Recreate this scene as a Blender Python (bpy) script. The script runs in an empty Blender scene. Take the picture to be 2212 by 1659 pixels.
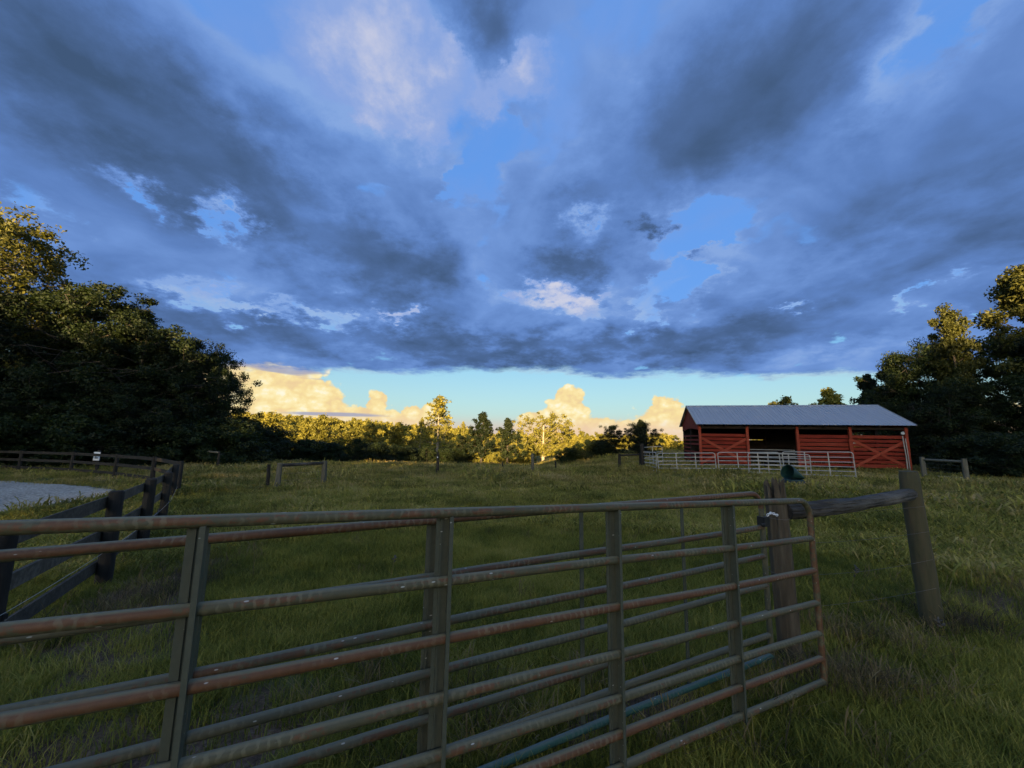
import bpy, math, random
import numpy as np
from mathutils import Vector, Matrix
R = math.radians
random.seed(7)
rng = np.random.default_rng(7)
scene = bpy.context.scene
COL = scene.collection

# ------------------------------------------------------------------ camera
CAM_Z, PITCH, ROLL = 1.65, R(7.9), R(0.9)
cam_data = bpy.data.cameras.new('camera')
cam_data.sensor_width = 36.0
cam_data.lens = 36.0 * 830.0 / 2212.0
cam_data.clip_start, cam_data.clip_end = 0.05, 6000
cam = bpy.data.objects.new('camera', cam_data)
COL.objects.link(cam)
_F = Vector((0, math.cos(PITCH), math.sin(PITCH)))
_u0 = Vector((0, -math.sin(PITCH), math.cos(PITCH)))
_r = Vector((1, 0, 0)) * math.cos(ROLL) + _u0 * math.sin(ROLL)
_u = _u0 * math.cos(ROLL) - Vector((1, 0, 0)) * math.sin(ROLL)
cam.matrix_world = Matrix((( _r.x, _u.x, -_F.x, 0), (_r.y, _u.y, -_F.y, 0), (_r.z, _u.z, -_F.z, CAM_Z), (0, 0, 0, 1)))
scene.camera = cam

# ------------------------------------------------------------------ view
scene.view_settings.view_transform = 'Standard'
scene.view_settings.look = 'None'
scene.view_settings.exposure = 2.35
scene.view_settings.gamma = 1.0
scene.view_settings.use_curve_mapping = False
scene.cycles.max_bounces = 6
scene.cycles.transparent_max_bounces = 4

# ------------------------------------------------------------------ sun (low, behind the camera)
SUN_EL, SUN_AZ = R(6.4), R(180 + 9)      # azimuth clockwise from +Y
to_sun = Vector((math.sin(SUN_AZ) * math.cos(SUN_EL), math.cos(SUN_AZ) * math.cos(SUN_EL), math.sin(SUN_EL)))
sun_data = bpy.data.lights.new('sun', 'SUN')
sun_data.energy = 5.0
sun_data.angle = R(0.5)
sun_data.color = (1.0, 0.70, 0.31)
sun = bpy.data.objects.new('sun', sun_data)
sun.rotation_euler = to_sun.to_track_quat('Z', 'Y').to_euler()
COL.objects.link(sun)

# ------------------------------------------------------------------ node helpers
class NT:
    """tiny expression builder for a node tree"""
    def __init__(self, tree):
        self.t = tree
    def node(self, kind, **kw):
        n = self.t.nodes.new(kind)
        for k, v in kw.items():
            setattr(n, k, v)
        return n
    def put(self, sock, v):
        if isinstance(v, bpy.types.NodeSocket):
            self.t.links.new(v, sock)
        elif v is not None:
            sock.default_value = v
    def m(self, op, a, b=None, c=None, clamp=False):
        n = self.node('ShaderNodeMath', operation=op, use_clamp=clamp)
        self.put(n.inputs[0], a); self.put(n.inputs[1], b)
        if c is not None: self.put(n.inputs[2], c)
        return n.outputs[0]
    def add(self, *a):
        o = a[0]
        for b in a[1:]: o = self.m('ADD', o, b)
        return o
    def sub(self, a, b): return self.m('SUBTRACT', a, b)
    def mul(self, a, b): return self.m('MULTIPLY', a, b)
    def div(self, a, b): return self.m('DIVIDE', a, b)
    def mx(self, a, b): return self.m('MAXIMUM', a, b)
    def mn(self, a, b): return self.m('MINIMUM', a, b)
    def step(self, x, a, b, lo=0.0, hi=1.0):
        n = self.node('ShaderNodeMapRange', interpolation_type='SMOOTHSTEP')
        self.put(n.inputs['Value'], x); self.put(n.inputs['From Min'], a); self.put(n.inputs['From Max'], b)
        self.put(n.inputs['To Min'], lo); self.put(n.inputs['To Max'], hi)
        return n.outputs[0]
    def comb(self, x, y, z):
        n = self.node('ShaderNodeCombineXYZ')
        for i, v in enumerate((x, y, z)): self.put(n.inputs[i], v)
        return n.outputs[0]
    def sep(self, v):
        n = self.node('ShaderNodeSeparateXYZ'); self.put(n.inputs[0], v)
        return n.outputs
    def mapv(self, v, scale=(1, 1, 1), loc=(0, 0, 0), rot=(0, 0, 0)):
        n = self.node('ShaderNodeMapping'); self.put(n.inputs['Vector'], v)
        n.inputs['Scale'].default_value = scale; n.inputs['Location'].default_value = loc; n.inputs['Rotation'].default_value = rot
        return n.outputs[0]
    def noise(self, v, scale=1.0, detail=4.0, rough=0.55, dist=0.0, out=0, lac=2.0):
        n = self.node('ShaderNodeTexNoise')
        self.put(n.inputs['Vector'], v)
        n.inputs['Scale'].default_value = scale; n.inputs['Detail'].default_value = detail
        n.inputs['Roughness'].default_value = rough; n.inputs['Distortion'].default_value = dist
        n.inputs['Lacunarity'].default_value = lac
        return n.outputs[out]
    def vor(self, v, scale=1.0, feature='F1', out='Distance'):
        n = self.node('ShaderNodeTexVoronoi', feature=feature)
        self.put(n.inputs['Vector'], v); n.inputs['Scale'].default_value = scale
        return n.outputs[out]
    def mix(self, f, a, b, mode='MIX'):
        n = self.node('ShaderNodeMix', data_type='RGBA', blend_type=mode)
        self.put(n.inputs[0], f)
        for s, v in ((n.inputs[6], a), (n.inputs[7], b)):
            if isinstance(v, tuple) and len(v) == 3: v = v + (1.0,)
            self.put(s, v)
        return n.outputs[2]
    def ramp(self, f, stops):
        n = self.node('ShaderNodeValToRGB'); self.put(n.inputs[0], f)
        e = n.color_ramp.elements
        e[0].position, e[0].color = stops[0][0], stops[0][1] + (1,)
        e[1].position, e[1].color = stops[-1][0], stops[-1][1] + (1,)
        for p, c in stops[1:-1]:
            x = e.new(p); x.color = c + (1,)
        return n.outputs[0]

def srgb(r, g, b):
    f = lambda v: (v / 255 / 12.92) if v <= 10.3 else ((v / 255 + 0.055) / 1.055) ** 2.4
    return (f(r), f(g), f(b))

# ------------------------------------------------------------------ sky
def build_sky():
    w = bpy.data.worlds.new('World'); scene.world = w; w.use_nodes = True
    w.cycles.sampling_method = 'MANUAL'; w.cycles.sample_map_resolution = 256
    t = w.node_tree; t.nodes.clear(); n = NT(t)
    STR = 0.1
    out = n.node('ShaderNodeOutputWorld'); bg = n.node('ShaderNodeBackground')
    bg.inputs['Strength'].default_value = STR
    t.links.new(bg.outputs[0], out.inputs[0])
    K = 1.0 / (STR * 2 ** scene.view_settings.exposure)
    col = lambda r, g, b: tuple(K * c for c in srgb(r, g, b))
    tc = n.node('ShaderNodeTexCoord'); d = tc.outputs['Generated']
    X, Y, Z = n.sep(d)
    sky = n.node('ShaderNodeTexSky', sky_type='NISHITA')
    sky.sun_disc = False; sky.sun_elevation = SUN_EL; sky.sun_rotation = SUN_AZ
    sky.air_density = 1.0; sky.dust_density = 1.4; sky.ozone_density = 2.5
    el = n.mul(n.m('ARCSINE', Z), 57.29578)
    az = n.mul(n.m('ARCTAN2', X, Y), 57.29578)
    zz = n.add(n.mx(Z, 0.0), 0.24)
    P = n.comb(n.div(X, zz), n.div(Y, zz), 0.0)
    # clear air between the clouds: the physical sky, a little more colourful
    hs = n.node('ShaderNodeHueSaturation'); hs.inputs['Saturation'].default_value = 1.0; hs.inputs['Value'].default_value = SKY_GAIN
    t.links.new(sky.outputs[0], hs.inputs['Color'])
    clear = hs.outputs[0]
    # --- the broken deck of stratocumulus: density on a plane overhead
    warp = n.noise(P, 1.3, 3, 0.55, 0.0, out=1)
    Q = n.add_v(P, warp, 0.55)
    big = n.noise(n.mapv(Q, (1.25, 0.85, 1), (3.1, 1.7, 0)), 1.0, 2, 0.5)
    mid = n.noise(n.mapv(Q, (2.8, 2.5, 1), (0.4, 5.2, 0)), 1.0, 6, 0.5)
    fine = n.noise(n.mapv(P, (11.0, 9.0, 1), (8.0, 2.0, 0)), 1.0, 5, 0.62)
    mid2 = n.noise(n.mapv(n.add_v(Q, P, -0.075), (2.8, 2.5, 1), (0.4, 5.2, 0)), 1.0, 6, 0.5)
    relief = n.sub(mid, mid2)          # lit shoulders on the near side of every lump, dark bases
    Qp = n.add_v(Q, n.noise(P, 7.0, 4, 0.6, out=1), 0.10)
    bil = n.add(n.sub(0.42, n.vor(Qp, 3.6)), n.mul(n.sub(0.42, n.vor(Qp, 8.5)), 0.55), n.mul(n.sub(0.42, n.vor(Qp, 19.0)), 0.25))      # cauliflower heads
    D = n.add(n.mul(n.sub(big, 0.5), 1.0), n.mul(n.sub(mid, 0.5), 1.4), n.mul(n.sub(fine, 0.5), 0.16), n.mul(bil, 0.50))
    wv = n.noise(P, 5.0, 8, 0.66, 0.0, out=1)
    wx, wy, _ = n.sep(wv)
    azw = n.add(az, n.mul(n.sub(wx, 0.5), 22.0)); elw = n.add(el, n.mul(n.sub(wy, 0.5), 13.0))
    def blob(a0, e0, sa, se, rot=0.0, az=azw, el=elw):
        c, s = math.cos(R(rot)), math.sin(R(rot))
        da, de = n.sub(az, a0), n.sub(el, e0)
        u = n.add(n.mul(da, c / sa), n.mul(de, s / sa)); v = n.add(n.mul(da, -s / se), n.mul(de, c / se))
        return n.m('POWER', 2.718, n.mul(n.add(n.mul(u, u), n.mul(v, v)), -1.0))
    for a0, e0, sa, se, rot, amp in DECK:
        D = n.add(D, n.mul(blob(a0, e0, sa, se, rot), amp))
    D = n.add(D, 0.40)
    shade0 = n.noise(n.mapv(P, (1.7, 1.4, 1), (2.0, 6.0, 0)), 1.0, 2, 0.5)
    cover = n.step(D, n.sub(-0.06, n.mul(n.sub(shade0, 0.3), 0.25)), 0.12)
    thick = n.step(D, -0.15, 1.32)
    shade = n.noise(n.mapv(Q, (1.9, 1.7, 1), (5.0, 9.0, 0)), 1.0, 4, 0.45)
    thick = n.m('ADD', thick, n.add(n.mul(n.sub(shade, 0.5), 0.30), n.add(n.mul(relief, -1.5), n.mul(bil, -0.34))), clamp=True)
    deck = n.ramp(thick, [(0.0, srgb(134, 168, 224)), (0.18, srgb(112, 150, 214)), (0.42, srgb(94, 130, 192)), (0.7, srgb(79, 108, 156)), (1.0, srgb(64, 88, 122))])
    deck = n.mix(1.0, deck, (K, K, K), 'MULTIPLY')
    # pale high cloud seen through the gaps
    hi = n.noise(n.mapv(Q, (1.6, 1.1, 1), (1.0, 3.0, 0)), 1.0, 5, 0.55)
    H = n.mul(n.sub(hi, 0.5), 1.0)
    for a0, e0, sa, se, rot, amp in HIGH:
        H = n.add(H, n.mul(blob(a0, e0, sa, se, rot), amp))
    hcov = n.step(H, 0.05, 0.45)
    hcol = n.mix(n.step(n.add(H, n.mul(n.sub(fine, 0.5), 1.2)), 0.4, 1.1), col(146, 170, 222), col(214, 213, 226))
    behind = n.mix(n.mul(hcov, 0.9), n.mix(0.9, clear, col(94, 150, 230)), hcol)
    veil = n.mul(n.step(n.noise(n.mapv(Q, (3.4, 2.2, 1), (7.0, 1.0, 0)), 1.0, 6, 0.62), 0.40, 0.72), 0.75)
    behind = n.mix(veil, behind, n.mix(n.step(el, 30, 14), col(118, 156, 222), col(168, 190, 222)))
    behind = n.mix(n.step(el, 17, 9.5), behind, col(128, 190, 236))
    # --- far cumulus over the horizon, lit by the low sun
    A = n.comb(n.mul(az, 0.1), n.mul(el, 0.13), 0.0)
    cw = n.add_v(A, n.noise(A, 3.0, 4, 0.6, out=1), 0.22)
    puff = n.sub(0.55, n.vor(cw, 4.2))
    puf2 = n.sub(0.5, n.vor(cw, 11.0))
    cum = n.add(puff, n.mul(puf2, 0.45), n.mul(n.sub(n.noise(A, 14.0, 4, 0.6), 0.5), 0.7))
    base = None
    caz = n.add(az, n.mul(n.sub(n.noise(A, 4.0, 5, 0.6), 0.5), 3.0)); cel = n.add(el, n.mul(n.sub(n.noise(A, 4.5, 5, 0.62), 0.5), 1.6))
    for a0, e0, sa, se, rot, amp in CUMULUS:
        b = n.mul(blob(a0, e0, sa, se, rot, caz, cel), amp)
        base = b if base is None else n.mx(base, b)
    cf = n.add(n.mul(base, 1.0), n.mul(cum, 0.34))
    ccov = n.step(cf, 0.39, 0.55)
    cshade = n.add(cum, n.mul(base, 0.2))
    ccol = n.ramp(n.step(cshade, -0.35, 0.85), [(0.0, srgb(238, 208, 158)), (0.4, srgb(249, 225, 162)), (0.75, srgb(255, 239, 184)), (1.0, srgb(255, 250, 224))])
    ccol = n.mix(1.0, ccol, (K, K, K), 'MULTIPLY')
    ccol = n.mix(n.mul(n.step(el, 3.4, 0.8), 0.8), ccol, col(238, 206, 178))
    # low haze band, peach, and thin grey streaks
    low = n.mix(0.15, n.ramp(n.div(el, 14.0), [(0.0, tuple(K * c for c in srgb(190, 210, 206))), (0.35, tuple(K * c for c in srgb(166, 206, 214))), (0.75, tuple(K * c for c in srgb(140, 194, 222))), (1.0, tuple(K * c for c in srgb(116, 174, 226)))]), clear)
    frontal = n.step(n.m('ABSOLUTE', az), 60, 28)
    low = n.mix(n.mul(n.step(el, 3.6, 0.3), 0.75), low, col(226, 196, 182))
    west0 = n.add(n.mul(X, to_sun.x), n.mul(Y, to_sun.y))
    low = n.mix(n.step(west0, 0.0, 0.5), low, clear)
    horizon = n.mix(ccov, low, ccol)
    S = n.noise(n.comb(n.mul(az, 0.055), n.mul(el, 0.95), 0.0), 1.0, 5, 0.55)
    st = n.sub(S, 0.5)
    for a0, e0, sa, se, rot, amp in STREAKS:
        st = n.add(st, n.mul(blob(a0, e0, sa, se, rot, az, el), amp))
    horizon = n.mix(n.mul(n.step(st, 0.22, 0.42), 0.8), horizon, col(150, 158, 192))
    # deck stops at a ragged far edge
    # towards the sun the deck breaks off higher up: that is where the low sun shines in from
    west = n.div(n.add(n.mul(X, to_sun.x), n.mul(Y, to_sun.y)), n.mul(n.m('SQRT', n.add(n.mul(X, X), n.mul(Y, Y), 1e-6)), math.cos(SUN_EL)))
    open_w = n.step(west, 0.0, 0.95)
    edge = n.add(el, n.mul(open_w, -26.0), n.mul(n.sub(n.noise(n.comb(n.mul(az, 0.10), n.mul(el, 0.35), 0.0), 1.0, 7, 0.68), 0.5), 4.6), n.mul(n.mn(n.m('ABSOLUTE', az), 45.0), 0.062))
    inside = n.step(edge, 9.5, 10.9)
    rim = n.mul(n.step(edge, 10.6, 9.5), n.step(n.noise(n.comb(n.mul(az, 0.05), n.mul(el, 0.3), 4.0), 1.0, 3, 0.5), 0.38, 0.62, 0.15, 0.95))
    deck = n.mix(rim, deck, col(216, 202, 196))
    skyc = n.mix(cover, behind, deck)
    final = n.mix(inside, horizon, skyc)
    final = n.mix(n.step(el, -0.5, -3.0), final, tuple(0.25 * c for c in col(60, 75, 60)))
    t.links.new(final, bg.inputs['Color'])

def _addv(self, a, b, k):
    n = self.node('ShaderNodeVectorMath', operation='MULTIPLY_ADD')
    self.t.links.new(b, n.inputs[0]); n.inputs[1].default_value = (k, k, k); self.t.links.new(a, n.inputs[2])
    return n.outputs[0]
NT.add_v = _addv
SKY_GAIN = 1.0
SHADE = ([-120, -60, -43, -36, -12, -6, 8, 14, 30, 85], [16, 16, 15, 9, 9.2, 12.8, 13.2, 16.5, 18.5, 19])
# azimuth, elevation, half-widths (degrees), tilt, amount: where the deck is thin (-) or thick (+)
DECK = [
    (27.0, 27.6, 4.6, 2.6, -10, -1.15), (27.6, 24.6, 1.7, 1.5, 30, 0.75), (20.6, 29.4, 2.6, 1.0, 10, 0.7), (25.6, 22.0, 2.8, 2.6, 20, -1.0), (20.0, 17.8, 2.0, 2.0, 40, -0.6),
    (-7.5, 36.0, 3.6, 2.2, 20, -0.85), (-2.0, 41.0, 2.2, 3.6, 0, -0.45), (1.8, 47.0, 2.4, 2.6, 0, -0.85),
    (-47.0, 24.5, 2.2, 1.2, -20, -0.9), (-39.2, 24.6, 2.0, 1.6, -40, -1.0), (-38.0, 15.4, 5.5, 1.0, 0, -0.85),
    (-27.0, 16.0, 5.0, 1.1, 5, -0.7), (6.5, 20.0, 7.0, 1.2, -8, -1.25), (-17.0, 17.0, 3.0, 0.9, 0, -0.7), (12.0, 30.0, 2.2, 1.2, 20, -0.7), (-57.0, 20.0, 3.0, 0.9, 0, -0.7), (-43.0, 45.5, 3.6, 2.0, 0, -0.9),
    (-22.0, 47.0, 12.0, 7.0, -12, -1.35), (51.0, 37.0, 3.0, 6.0, -35, -0.4), (48.6, 14.8, 1.6, 0.5, 10, -0.8),
    (37.9, 16.1, 1.8, 0.5, 0, -0.8),
    (-36.0, 29.5, 16.0, 6.0, -22, 0.7), (-52.0, 32.0, 12.0, 6.0, -15, 0.45), (29.0, 40.0, 17.0, 8.5, 10, 0.75), (9.5, 24.6, 6.0, 2.4, 0, 0.6),
    (-16.0, 24.0, 9.0, 4.0, 0, 0.55), (5.0, 13.0, 50.0, 2.4, 0, 0.5), (47.0, 19.0, 12.0, 4.0, 8, 0.4),
    (-6.0, 52.0, 7.0, 4.0, 0, 0.5), (12.0, 34.0, 6.0, 5.0, 0, 0.3),
]
HIGH = [(-22.0, 46.5, 14.0, 9.0, 0, 0.85), (1.8, 47.0, 3.0, 3.0, 0, 0.6), (-4.3, 44.0, 2.5, 3.0, 0, 0.4), (6.5, 20.2, 7.5, 1.6, -6, 0.95), (-17.0, 17.0, 4.0, 1.2, 0, 0.6), (26.0, 25.0, 7.0, 6.0, 0, -0.6),
        (-7.0, 36.0, 5.0, 4.0, 0, -0.5), (-38.0, 15.0, 7.0, 1.2, 0, 0.35), (-43.0, 44.0, 4.0, 3.0, 0, -0.6)]
CUMULUS = [
    (-34.0, 4.8, 9.0, 4.4, 0, 1.35), (-28.5, 4.6, 5.2, 3.4, -10, 1.2), (-19.3, 4.4, 1.5, 2.2, 0, 1.05), (-20.5, 2.2, 5.0, 1.9, 0, 1.0),
    (-14.2, 3.0, 2.0, 1.5, 0, 1.0), (-12.0, 2.6, 2.2, 2.4, 0, 1.0), (-24.0, 1.9, 15.0, 2.0, 0, 1.05), (9.0, 1.5, 9.0, 1.9, 0, 1.05), (24.0, 1.6, 8.0, 2.2, 0, 1.05), (8.3, 6.0, 2.5, 1.9, 0, 1.1), (8.0, 3.2, 3.4, 3.4, 0, 1.15),
    (3.4, 2.4, 2.6, 1.7, 0, 1.05), (12.3, 1.8, 3.2, 1.7, 0, 1.0), (21.6, 4.0, 2.3, 2.2, 10, 1.1), (22.0, 1.8, 5.2, 2.7, 0, 1.15), (17.5, 1.2, 3.4, 1.6, 0, 1.0),
    (52.0, 2.0, 6.0, 2.2, 0, 0.9), (-58.0, 2.4, 7.0, 2.5, 0, 0.95), (80.0, 2.0, 8.0, 3.0, 0, 0.9), (-85.0, 2.0, 9.0, 2.5, 0, 0.9),
]
STREAKS = [(-31.0, 8.3, 7.0, 0.5, -3, 0.36), (38.0, 8.2, 7.0, 0.5, -3, 0.22), (-25.0, 2.7, 9.0, 0.35, 1, 0.42), (-29.0, 7.5, 6.0, 0.45, -4, 0.40), (-10.0, 2.0, 6.0, 0.25, 0, 0.3)]
build_sky()
#ENDSKY
# ------------------------------------------------------------------ object helpers
def tag(o, label=None, cat=None, group=None, kind=None):
    if label: o['label'] = label
    if cat: o['category'] = cat
    if group: o['group'] = group
    if kind: o['kind'] = kind
    return o

def thing(name, label, cat, loc=(0, 0, 0), rot=(0, 0, 0), group=None):
    o = bpy.data.objects.new(name, None)
    o.location = loc; o.rotation_euler = rot; o.empty_display_size = 0.2
    COL.objects.link(o)
    return tag(o, label, cat, group)

class MB:
    """collects boxes, tubes and lofts into one mesh"""
    def __init__(self):
        self.v, self.f = [], []
    def add(self, verts, faces):
        k = len(self.v)
        self.v += [tuple(p) for p in verts]
        self.f += [tuple(i + k for i in f) for f in faces]
        return self
    def box(self, c, s, rot=None):
        M = rot or Matrix.Identity(3)
        vs = [Vector(c) + M @ Vector((x * s[0] / 2, y * s[1] / 2, z * s[2] / 2)) for z in (-1, 1) for y in (-1, 1) for x in (-1, 1)]
        return self.add(vs, [(0, 2, 3, 1), (4, 5, 7, 6), (0, 1, 5, 4), (2, 6, 7, 3), (0, 4, 6, 2), (1, 3, 7, 5)])
    def beam(self, a, b, w, h, up=(0, 0, 1), chip=0.0):
        """rectangular stick from a to b, w across, h along up"""
        a, b = Vector(a), Vector(b); x = (b - a).normalized(); u = Vector(up)
        y = u.cross(x).normalized(); u = x.cross(y)
        vs = []
        for p in (a, b):
            for sy, sz in ((-1, -1), (1, -1), (1, 1), (-1, 1)):
                j = random.uniform(-chip, chip)
                vs.append(p + y * (sy * w / 2) + u * (sz * (h / 2 + j)))
        return self.add(vs, [(0, 3, 2, 1), (4, 5, 6, 7), (0, 1, 5, 4), (1, 2, 6, 5), (2, 3, 7, 6), (3, 0, 4, 7)])
    def tube(self, pts, rad, seg=10, jit=0.0, cap=True):
        pts = [Vector(p) for p in pts]
        rads = rad if isinstance(rad, (list, tuple)) else [rad] * len(pts)
        vs, fs = [], []
        ref = None
        prof = [1 + random.uniform(-jit, jit) for _ in range(seg)]
        for i, p in enumerate(pts):
            d = (pts[min(i + 1, len(pts) - 1)] - pts[max(i - 1, 0)]).normalized()
            if ref is None:
                ref = Vector((0, 0, 1)) if abs(d.z) < 0.9 else Vector((1, 0, 0))
            y = d.cross(ref).normalized(); z = y.cross(d).normalized(); ref = z
            for k in range(seg):
                a = 2 * math.pi * k / seg
                rr = rads[i] * (prof[k] + random.uniform(-jit, jit) * 0.4)
                vs.append(p + (y * math.cos(a) + z * math.sin(a)) * rr)
        for i in range(len(pts) - 1):
            for k in range(seg):
                k2 = (k + 1) % seg
                fs.append((i * seg + k, i * seg + k2, (i + 1) * seg + k2, (i + 1) * seg + k))
        if cap:
            fs.append(tuple(range(seg))[::-1])
            fs.append(tuple((len(pts) - 1) * seg + k for k in range(seg)))
        return self.add(vs, fs)
    def extrude(self, prof, a, b, xdir, ydir):
        """closed 2-d profile swept from a to b"""
        a, b, xd, yd = Vector(a), Vector(b), Vector(xdir), Vector(ydir); n = len(prof)
        vs = [p + xd * x + yd * y for p in (a, b) for x, y in prof]
        fs = [(i, (i + 1) % n, n + (i + 1) % n, n + i) for i in range(n)]
        return self.add(vs, fs + [tuple(range(n))[::-1], tuple(range(n, 2 * n))])
    def mesh(self, name, mat, smooth=False):
        me = bpy.data.meshes.new(name)
        me.from_pydata(self.v, [], self.f); me.update()
        if mat: me.materials.append(mat)
        if smooth:
            me.polygons.foreach_set('use_smooth', [True] * len(me.polygons))
            try: me.set_sharp_from_angle(angle=R(40))
            except Exception: pass
        return me
    def build(self, name, mat, parent=None, smooth=False, label=None):
        o = bpy.data.objects.new(name, self.mesh(name, mat, smooth))
        COL.objects.link(o); o.parent = parent
        return tag(o, label)

def link_mesh(name, me, parent=None, loc=(0, 0, 0), rot=(0, 0, 0), scl=(1, 1, 1)):
    o = bpy.data.objects.new(name, me); COL.objects.link(o); o.parent = parent
    o.location = loc; o.rotation_euler = rot; o.scale = scl
    return o

def np_mesh(name, verts, quads, mat):
    """fast mesh of quads from numpy arrays"""
    me = bpy.data.meshes.new(name)
    nv, nq = len(verts), len(quads)
    me.vertices.add(nv); me.vertices.foreach_set('co', np.ascontiguousarray(verts, np.float32).ravel())
    me.loops.add(nq * 4); me.loops.foreach_set('vertex_index', np.ascontiguousarray(quads, np.int32).ravel())
    me.polygons.add(nq); me.polygons.foreach_set('loop_start', np.arange(0, nq * 4, 4, dtype=np.int32))
    me.update(calc_edges=True)
    if mat: me.materials.append(mat)
    return me

def sstep(x, a, b):
    t = np.clip((np.asarray(x, float) - a) / (b - a), 0, 1)
    return t * t * (3 - 2 * t)

_perm = np.random.default_rng(3).random((256, 256))
def vnoise(x, y):
    x, y = np.asarray(x, float), np.asarray(y, float)
    xi, yi = np.floor(x).astype(int), np.floor(y).astype(int)
    fx, fy = x - xi, y - yi
    fx, fy = fx * fx * (3 - 2 * fx), fy * fy * (3 - 2 * fy)
    g = lambda a, b: _perm[a % 256, b % 256]
    return (g(xi, yi) * (1 - fx) + g(xi + 1, yi) * fx) * (1 - fy) + (g(xi, yi + 1) * (1 - fx) + g(xi + 1, yi + 1) * fx) * fy

def ground(x, y):
    x, y = np.asarray(x, float), np.asarray(y, float)
    yy = np.maximum(y, -8.0)
    slope = -0.02 * (np.minimum(yy, 28) - 3) - 0.064 * np.clip(yy - 28, 0, 90)
    flat = -0.0 - 0.064 * np.clip(yy - 60, 0, 60)
    f = sstep(x, 3, 12)
    z = -0.1 + slope * (1 - f) + flat * f
    far = -9.5 - 0.052 * np.clip(x, -420, 160) + 0.012 * np.clip(y - 300, 0, 500)
    z = z * (1 - sstep(y, 118, 300)) + far * sstep(y, 118, 300)
    z = z - 0.25 * sstep(-x, 3, 6) * (1 - sstep(y, 8, 14)) * sstep(y, -2, 2)
    z = z + 5.0 * sstep(-y, 35, 85)
    z = z + 0.10 * (vnoise(x * 0.45, y * 0.45) - 0.5) * sstep(np.hypot(x, y), 2, 8) * (1 - 0.7 * sstep(x, 10, 14))
    z = z + 0.035 * (vnoise(x * 1.7 + 9, y * 1.7) - 0.5)
    return z
def gz(x, y): return float(ground(x, y))

# ------------------------------------------------------------------ materials
def material(name):
    m = bpy.data.materials.new(name); m.use_nodes = True
    t = m.node_tree; t.nodes.clear()
    n = NT(t)
    out = n.node('ShaderNodeOutputMaterial'); b = n.node('ShaderNodeBsdfPrincipled')
    t.links.new(b.outputs[0], out.inputs[0])
    return m, n, b, out

def bump(n, b, h, strength=0.4, dist=0.01):
    x = n.node('ShaderNodeBump'); x.inputs['Strength'].default_value = strength; x.inputs['Distance'].default_value = dist
    n.put(x.inputs['Height'], h); n.put(b.inputs['Normal'], x.outputs[0])

def wood_mat(name, stops, scale=(1, 1, 1), rough=0.85, grain=18.0, bmp=0.5, spec=0.2, dist=0.008):
    m, n, b, _ = material(name)
    co = n.node('ShaderNodeTexCoord').outputs['Object']
    oi = n.node('ShaderNodeObjectInfo').outputs['Random']
    off = n.comb(n.mul(oi, 37.0), n.mul(oi, 11.0), n.mul(oi, 23.0))
    v = n.add_v(n.mapv(co, scale), off, 1.0)
    a = n.noise(v, grain, 5, 0.6); c = n.noise(v, grain * 0.17, 3, 0.5)
    f = n.add(n.mul(a, 0.55), n.mul(c, 0.55), n.mul(n.sub(oi, 0.5), 0.12))
    n.put(b.inputs['Base Color'], n.ramp(f, stops))
    b.inputs['Roughness'].default_value = rough; b.inputs['Specular IOR Level'].default_value = spec
    bump(n, b, a, bmp, dist)
    return m

def metal_mat(name, rust, paint, dust, rustiness, rings=True, rough=0.6):
    m, n, b, _ = material(name)
    co = n.node('ShaderNodeTexCoord').outputs['Object']
    oi = n.node('ShaderNodeObjectInfo').outputs['Random']
    v = n.add_v(co, n.comb(n.mul(oi, 9.0), 0.0, n.mul(oi, 31.0)), 1.0)
    N = n.sep(n.node('ShaderNodeNewGeometry').outputs['Normal'])
    g1 = n.noise(n.mapv(v, (5.0, 12, 12)), 1.0, 5, 0.65); g2 = n.noise(v, 38.0, 4, 0.65)
    r = n.add(n.mul(n.sub(g1, 0.5), 2.6), n.mul(n.sub(g2, 0.5), 1.5), n.mul(n.sub(oi, 0.5), 0.9), rustiness)
    # rust keeps to the weathered shoulder, dust and lichen to the very top, paint underneath
    r = n.sub(r, n.add(n.mul(n.step(N[2], 0.72, 0.98), 0.75), n.mul(n.step(N[2], -0.25, -0.7), 0.7)))
    c = n.mix(n.step(r, 0.0, 0.28), n.mix(g2, tuple(0.7 * q for q in paint), tuple(1.3 * q for q in paint)), n.mix(g2, tuple(0.55 * q for q in rust), tuple(1.5 * q for q in rust)))
    if rings:
        wv = n.node('ShaderNodeTexWave', wave_type='BANDS', bands_direction='X')
        n.put(wv.inputs['Vector'], v); wv.inputs['Scale'].default_value = 9.5; wv.inputs['Distortion'].default_value = 4.0
        wv.inputs['Detail'].default_value = 2.0; wv.inputs['Detail Scale'].default_value = 4.0
        k = n.mul(n.step(wv.outputs['Fac'], 0.5, 0.95), n.step(n.noise(n.mapv(v, (4.0, 9, 9)), 1.0, 4, 0.6), 0.42, 0.62))
        c = n.mix(n.mul(k, 0.40), c, dust)
    c = n.mix(n.mul(n.step(N[2], 0.6, 0.95), 0.55), c, dust)
    fleck = n.step(n.vor(n.mapv(v, (9.0, 26, 26)), 1.0), 0.085, 0.05)
    c = n.mix(n.mul(fleck, 0.8), c, (0.5, 0.49, 0.45))
    n.put(b.inputs['Base Color'], c)
    b.inputs['Roughness'].default_value = rough; b.inputs['Specular IOR Level'].default_value = 0.35
    bump(n, b, n.add(g2, n.mul(r, 0.3)), 0.35, 0.002)
    return m

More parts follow.
